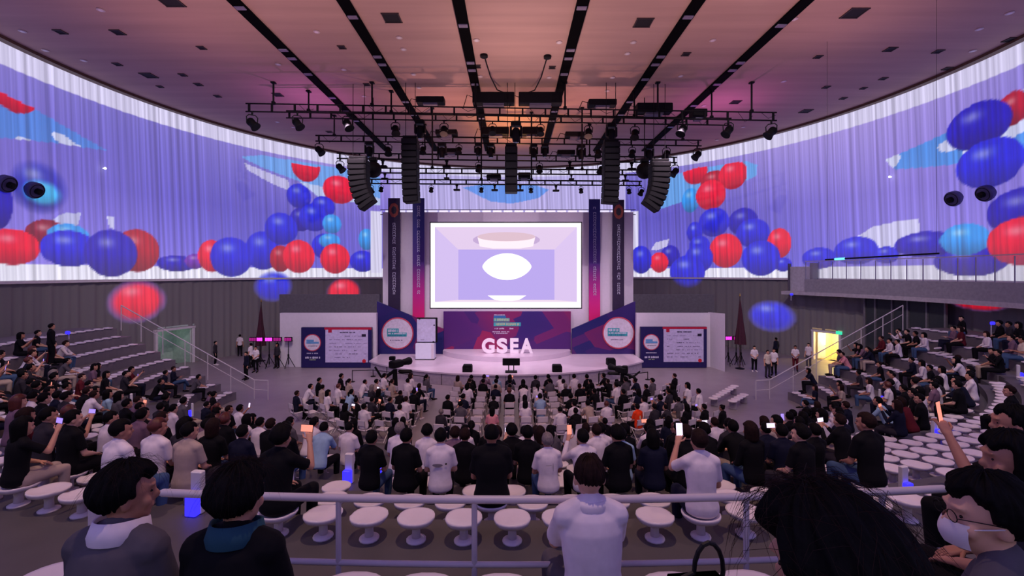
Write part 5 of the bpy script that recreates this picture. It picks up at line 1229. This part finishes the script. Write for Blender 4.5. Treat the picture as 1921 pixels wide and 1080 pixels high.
for px, py, kw in ((45, 633, dict(top='K')), (70, 624, dict(top='K', hs='short')), (115, 633, dict(top='W')), (18, 662, dict(top='W', pose='fwd')), (98, 652, dict(top='R', hs='long')), (125, 690, dict(top='G', pose='fwd', hs='bun')), (150, 702, dict(top='M', hs='bob')), (255, 704, dict(top='R', pose='phone')), (317, 704, dict(top='N')), (333, 694, dict(top='N')),
                   (375, 718, dict(top='G', pose='fwd')), (125, 735, dict(top='K')), (170, 745, dict(top='D', pose='phone')), (8, 745, dict(top='R', hs='bob', hc='r')), (290, 735, dict(top='K')), (235, 740, dict(top='K', hs='short')), (395, 745, dict(top='M'))): at_px(('left',), px, py, **kw)
for px, py, kw in ((1558, 662, dict(top='G')), (1582, 645, dict(top='K', pose='rhigh')), (1598, 660, dict(top='P', pose='fwd')), (1613, 652, dict(top='M')), (1632, 660, dict(top='N', pose='fwd')), (1650, 630, dict(top='R')), (1664, 632, dict(top='W')), (1680, 640, dict(top='W')), (1688, 620, dict(top='W', pose='phone')), (1705, 620, dict(top='K')), (1722, 628, dict(top='K')), (1736, 630, dict(top='W')),
                   (1786, 606, dict(top='M', pose='fold')), (1796, 612, dict(top='R')), (1810, 607, dict(top='K')), (1853, 616, dict(top='W')), (1868, 612, dict(top='K')), (1882, 615, dict(top='D')), (1900, 622, dict(top='M')), (1918, 615, dict(top='K')), (1907, 645, dict(top='C', pose='fold')), (1735, 672, dict(top='W')), (1712, 674, dict(top='N')), (1700, 690, dict(top='G', pose='fwd')), (1640, 695, dict(top='K')), (1618, 690, dict(top='D')),
                   (1585, 712, dict(top='M', hs='long')), (1600, 725, dict(top='B', hs='long')), (1510, 690, dict(top='N')), (1795, 710, dict(top='W', hs='long')), (1770, 722, dict(top='K', hs='short')), (1860, 705, dict(top='K')), (1885, 720, dict(top='K')), (1840, 740, dict(top='K', pose='rhigh')), (1710, 740, dict(top='W')), (1680, 745, dict(top='W'))): at_px(('right',), px, py, **kw)
# the rest of the crowd
for sl in SLOTS:
    if sl['used']: continue
    p = 0; px, k_ = sl['px'], sl['row']
    if sl['kind'] == 'tier':
        if k_ >= 12: p = 0 if k_ > 12 else .12
        elif k_ >= 8: p = .42
        elif k_ >= 5: p = .20
        else: p = .04
        if 1660 < px and k_ > 9: p = 0
        if px > 1480 and k_ > 9: p *= .5
        if 555 < px < 730 and k_ > 9: p *= .3
    elif sl['kind'].startswith('floor'): p = .58 if sl['kind'] != 'floor centre' else (.82 if k_ <= 2 else .5 if k_ >= 6 else .42)
    elif sl['kind'] in ('left', 'right'): p = .10 if k_ <= 2 and sl['py'] > 700 else 0.0
    if rp.random() < p: rand_person(sl)
print('crowd', len(PEOPLE))
# standing people
STAND = [(480, 698, 'standc', 'W', 'K', PI, 'white shirt and black trousers standing before the left lamps'), (462, 712, 'stand', 'N', 'K', 2.6, 'dark suit standing at the end of the left stand'), (450, 668, 'stand', 'W', 'K', .4, 'white shirt bending by the left curtain'), (471, 690, 'stand', 'W', 'K', 1.2, 'white shirt half hidden by the dark suit at left'),
         (404, 685, 'stand', 'D', 'K', -1.2, 'dark clothes standing behind the left handrail'), (297, 676, 'standf', 'N', 'K', -.6, 'navy clothes standing in the left doorway'), (1415, 697, 'standc', 'W', 'K', 2.9, 'white shirt and black trousers with feet apart on the right floor'), (1440, 708, 'stand', 'C', 'D', PI, 'cream top standing at the front of the right floor'), (1456, 676, 'stand', 'N', 'K', .2, 'dark blue coat standing near the right curtain'),
         (1492, 696, 'standc', 'W', 'R', 2.6, 'white shirt and dark red trousers on the right floor'), (1517, 690, 'stand', 'W', 'G', 2.2, 'white shirt near the yellow doorway'), (1452, 704, 'stand', 'W', 'K', 2.4, 'white shirt just behind the cream top'), (520, 690, 'stand', 'D', 'K', 2.9, 'dark dress standing under the dim pink lamps'), (96, 702, 'stand', 'K', 'K', -.5, 'black coat standing among the left stand seats')]
for px, pyb, pose, tp, pn, yaw, lab in STAND:
    g = ground(px, pyb) if px == 96 else P(px, pyb, HC * FPX / (pyb - HY)); g.z = max(0, surf(g.x, g.y)) if px == 96 else 0
    person(g, yaw, pose, tp, 'short' if tp in 'WC' else 'long', pn, 'short' if px != 520 else 'long', 'k', px % 3, 1.0, 'person in ' + lab, 'people standing at the floor edge')
# labels of the seated crowd: clothing, block, row and place in the row
rows = {}
for o, sl, pose, hs, sleeve in PEOPLE: rows.setdefault((sl['kind'], sl['row']), []).append((sl['px'], o, sl, pose, hs, sleeve))
for (kind, row), L in rows.items():
    L.sort(key=lambda q_: q_[0])
    for i, (px, o, sl, pose, hs, sleeve) in enumerate(L):
        wear = '%s %s' % (o['_top'], 'T-shirt' if sleeve == 'short' else 'sweater')
        place = {'tier': '%s row below the rail' % ORD[NK - row], 'left': '%s bench row up, left stand' % ORD[row - 1], 'right': '%s bench row up, right stand' % ORD[row - 1]}.get(kind) or '%s row from stage, %s chairs' % (ORD[row - 1], kind)
        o['label'] = 'person in %s, %s from left in %s' % (wear, ORD[i], place); o['group'] = {'tier': 'audience on the tiers', 'left': 'audience on the left stand', 'right': 'audience on the right stand'}.get(kind, 'audience on the floor chairs')
        if pose in ('phone', 'rhigh', 'lhigh'): phone(o, pose)
        del o['_top']
for o in COL.objects:
    if o.name.startswith('person') and '_top' in o: del o['_top']
# empty seats and floor chairs
sp_, pp_, ch_ = mk_seat(), mk_pad(), mk_chair(); first = {'s': sp_, 'p': pp_, 'c': ch_}; taken = set(); cnt_ = {}
rows = {}
for sl in SLOTS: rows.setdefault((sl['kind'], sl['row']), []).append(sl)
cand = []
for (kind, row), L in rows.items():
    L.sort(key=lambda q_: q_['px'])
    for i, sl in enumerate(L): cand.append((sl['p'].y, kind, row, i, sl))
cand.sort(key=lambda q_: q_[0])
for d_, kind, row, i, sl in cand:
    code = 'c' if kind.startswith('floor') else 's' if kind == 'tier' else 'p'
    if sl['used'] and code != 'c' and not (code == 's' and row >= 13): continue
    if code == 's' and row < 8: continue
    cnt_[code] = cnt_.get(code, 0) + 1
    if cnt_[code] > 300: continue
    o = first[code] if code not in taken else copy_tree(first[code]); taken.add(code)
    o.location = (sl['p'].x, sl['p'].y, sl['p'].z - {'c': .462, 's': .26, 'p': .075}[code]); o.rotation_euler = (0, 0, sl['yaw'])
    if code == 'c': tag(o, 'white folding chair, %s from left in %s row from stage, %s block' % (ORD[i], ORD[row - 1], kind), 'chair', 'folding chairs on the floor')
    elif code == 's': tag(o, 'white pedestal seat, %s from left in %s row below the rail' % (ORD[i], ORD[NK - row]), 'seat', 'pedestal seats on the tiers')
    else: tag(o, 'white seat pad, %s from left on %s bench row up, %s stand' % (ORD[i], ORD[row - 1], kind), 'seat', 'seat pads on the side stands')
print('seats', cnt_)
# ================================================================ the people right in front of the camera
UZ = {1: 4.75, 2: 5.08, 3: 5.42}
def near(px, py, d, yaw, posed, top, sleeve, pants, hs, hc, skin, label, name, scale=1.0, hseed=3):
    hp = P(px, py, d); B_ = pose_mesh(name, True, posed); R = Matrix.Rotation(yaw, 3, 'Z'); loc = hp - (R @ B_['s']['head']) * scale
    o = person(loc, yaw, name, top, sleeve, pants, hs, hc, skin, scale, label, 'people in the rows nearest the camera', True, True, posed, hair_mesh(hs, hseed, True)); del o['_top']
    return o, B_, loc
def collar(o, B_, m, r=.075, h=.05, name='collar'):
    s = B_['s']; c = s['neck'] + s['R'] @ V3(0, .0, .01); mb = MB(); n = 22; vs = []; fs = []
    for rr, zz in ((r * 1.05, -.03), (r * 1.12, .0), (r * .98, h), (r * .90, h - .004), (r * .9, -.02)):
        for k in range(n): a = 2 * PI * k / n; vs.append(c + s['R'] @ V3(rr * math.cos(a) * (1 + .04 * math.sin(3 * a)), rr * math.sin(a) * .98 + .01, zz - .02 * max(0, math.sin(a))))
    for i in range(4):
        for k in range(n): fs.append((i * n + k, i * n + (k + 1) % n, i * n + n + (k + 1) % n, i * n + n + k))
    return mb.add(vs, fs).build(name, m, o, True)
def strands(o, B_, n, rad, seed, lift=.016):
    rr = random.Random(seed); mb = MB(); HMw = B_['s']['HM']
    for i in range(n):                            # loose strands standing off the hair
        a = rr.uniform(0, 2 * PI); t_ = rr.uniform(.05, 1.45 if n > 200 else 1.0); d_ = Vector((math.sin(t_) * math.cos(a), math.sin(t_) * math.sin(a), math.cos(t_)))
        if d_.y > .35 and d_.z < .6: continue
        p0 = Vector((d_.x * rad[0], d_.y * rad[1], d_.z * rad[2] + .018)); tg = Vector((rr.uniform(-1, 1), rr.uniform(-1, 1), rr.uniform(-.9, .3))); tg = (tg - d_ * tg.dot(d_)).normalized()
        q1 = p0 + d_ * rr.uniform(.004, lift) + tg * .04; q2 = q1 + tg * .05 + d_ * rr.uniform(-lift, lift * .7) + Vector((0, 0, -.01)); q3 = q2 + tg * .03 + Vector((0, 0, -.035))
        mb.path([HMw @ p for p in (p0, q1, q2, q3)], [.0005, .00045, .0004, .0002], 4)
    mb.build('loose_strands', HAIRC['b'], o)['kind'] = 'stuff'
o, B_, loc = near(238, 928, 2.05, -.05, dict(turn=-.75, lean=.16, fat=1.08), 'G', 'long', 'K', 'messy', 'k', 1, 'person in grey knitted sweater with white collar, nearest at lower left', 'fg1', 1.04)
collar(o, B_, CLOTH['W'][1], .100, .06); strands(o, B_, 90, (.100, .120, .124), 6, .012)
o, B_, loc = near(449, 934, 2.05, .02, dict(turn=-.3, lean=.14, fat=1.10), 'K', 'long', 'J', 'fluffy', 'k', 0, 'person in black top with teal scarf and fluffy hair, lower left', 'fg2', 1.02, 5)
collar(o, B_, CLOTH['T'][1], .106, .06, 'scarf'); strands(o, B_, 140, (.110, .130, .134), 7, .016)
o, B_, loc = near(1105, 894, 2.78, .06, dict(lean=.16, turn=.0, fat=1.06, arms=('knee', 'knee'), legs='wide'), 'W', 'short', 'G', 'crop', 'b', 2, 'person in plain white T-shirt seen from behind at the guard rail', 'fg3', 1.06)
collar(o, B_, CLOTH['W'][1], .088, .03)
# large dark-haired head right in front
o, B_, loc = near(1560, 1070, .88, .55, dict(lean=.35, turn=.0, bend=.25, arms=('lap', 'lap'), legs='wide'), 'W', 'long', 'E', 'fluffy', 'k', 0, 'person with large dark tousled hair filling the lower right', 'fg4', 1.0, 9)
strands(o, B_, 260, (.112, .132, .136), 4)
# masked woman at right, looking left
o, B_, loc = near(1846, 968, 1.5, .55, dict(lean=.22, turn=.75, legs='cross', arms=('knee', 'lap')), 'G', 'short', 'K', 'messy', 'k', 2, 'person in grey top with white face mask, lower right corner', 'fg5', 1.0, 12)
HM = B_['s']['HM']; mb = MB(); n = 12; vs = []; fs = []
for i in range(7):
    for k in range(n + 1):
        a = (-.95 + 1.9 * k / n); z = -.01 - .075 * i / 6; bul = math.sin(PI * i / 6) * .014
        vs.append(HM @ V3(math.sin(a) * (.066 + bul * .3), .028 + math.cos(a) * (.066 + bul + .012 * (1 - abs(a))), z))
for i in range(6):
    for k in range(n): fs.append((i * (n + 1) + k, i * (n + 1) + k + 1, (i + 1) * (n + 1) + k + 1, (i + 1) * (n + 1) + k))
mk_ = mb.add(vs, fs).build('face_mask', CLOTH['W'][1], o, True)
for sd in (-1, 1): MB().path([HM @ V3(sd * .056, .062, -.02), HM @ V3(sd * .078, .02, -.004), HM @ V3(sd * .084, -.012, .004)], .0022, 5).build('ear_loop', CLOTH['W'][1], mk_)
gl_ = MB()
for sd in (-1, 1): gl_.path([HM @ V3(sd * .034 + .024 * math.cos(a * PI / 6), .100, .010 + .017 * math.sin(a * PI / 6)) for a in range(13)], .0016, 4); gl_.path([HM @ V3(sd * .058, .098, .012), HM @ V3(sd * .080, .03, .012), HM @ V3(sd * .083, -.01, .006)], .0016, 4)
gl_.path([HM @ V3(-.011, .102, .012), HM @ V3(.011, .102, .012)], .0016, 4); gl_.build('glasses', BLACK, o)
near(1893, 862, 2.2, .6, dict(lean=.15, turn=.65, arms=('lap', 'lap')), 'D', 'short', 'K', 'bob', 'k', 1, 'person with dark bobbed hair in profile at the right frame edge', 'fg6', 1.0, 14)
o, B_, loc = near(1898, 795, 3.1, .55, dict(lean=.1, turn=.5, arms=('high', 'lap')), 'K', 'short', 'K', 'short', 'k', 1, 'person in black raising a bare arm with a phone at far right', 'fg7', 1.0, 15)
POSES['fg7'] = {}
phone(o, 'fg7', True)
# seats of the near rows
fs_ = [q_ for q_ in (90, 215, 330, 650, 790, 940, 1275, 1420)]
for i, px in enumerate(fs_):
    p = railp(px, 20.42, 24.8); s_ = copy_tree(sp_); s_.location = (p.x, p.y, 4.46); s_.rotation_euler = (0, 0, yaw_to(p.x, p.y)); s_.scale = (1.1, 1.1, 1.1)
    tag(s_, 'white pedestal seat at the bottom edge, %s from left behind the guard rail' % ORD[i], 'seat', 'pedestal seats behind the rail')
    b_ = MB().lathe([(.05, 0), (.05, .14)], 10).build('riser_tube', SEATW, s_); b_.location = (0, 0, -.12)
# black handbag with a hooped handle
p = railp(1300, 20.42, 24.8); t = thing('handbag', 'black handbag with hooped handle on a near seat', 'bag', (p.x - .03, p.y - .1, 4.68), .1)
MB().rbox((0, 0, .12), (.40, .17, .26), .06).build('bag_body', mat('bag_black', (12, 11, 14), .6), t, True)
MB().path([(-.08 + .0, 0, .24)] + [(.10 - .085 * math.cos(a * PI / 8) - .02, 0, .27 + .16 * math.sin(a * PI / 8)) for a in range(9)] + [(.16, 0, .24)], .013, 8).build('bag_handle', mat('bag_black', (12, 11, 14)), t)
MB().sphere((.05, -.09, .24), (.035, .02, .04)).build('bag_charm', mat('charm_grey', (90, 80, 84)), t)
p = railp(140, 20.5, 24.9); t = thing('backpack', 'dark backpack with grey strap beside the grey sweater', 'bag', (p.x + .05, p.y - .45, 4.72), -.3)
MB().rbox((0, 0, .12), (.36, .22, .30), .07).build('pack_body', mat('pack_navy', (28, 26, 40), .7), t); MB().rbox((.05, -.12, .12), (.06, .03, .28), .01).build('strap', mat('strap_grey', (120, 110, 116)), t); MB().path([(.1, 0, .26), (.16, 0, .36), (.2, 0, .27)], .012, 6).build('loop', BLACK, t)
# chest prints and back marks on shirts that show them
for t_, o_ in PHONES: t_['label'] = 'lit smartphone held up by ' + o_['label'].replace('person in ', 'the ').replace('person', 'the one')
for t_, o_ in PHONES:
    w_ = t_['label'].split(); t_['label'] = ' '.join(w_[:16])
bpy.data.scenes.remove(TS)
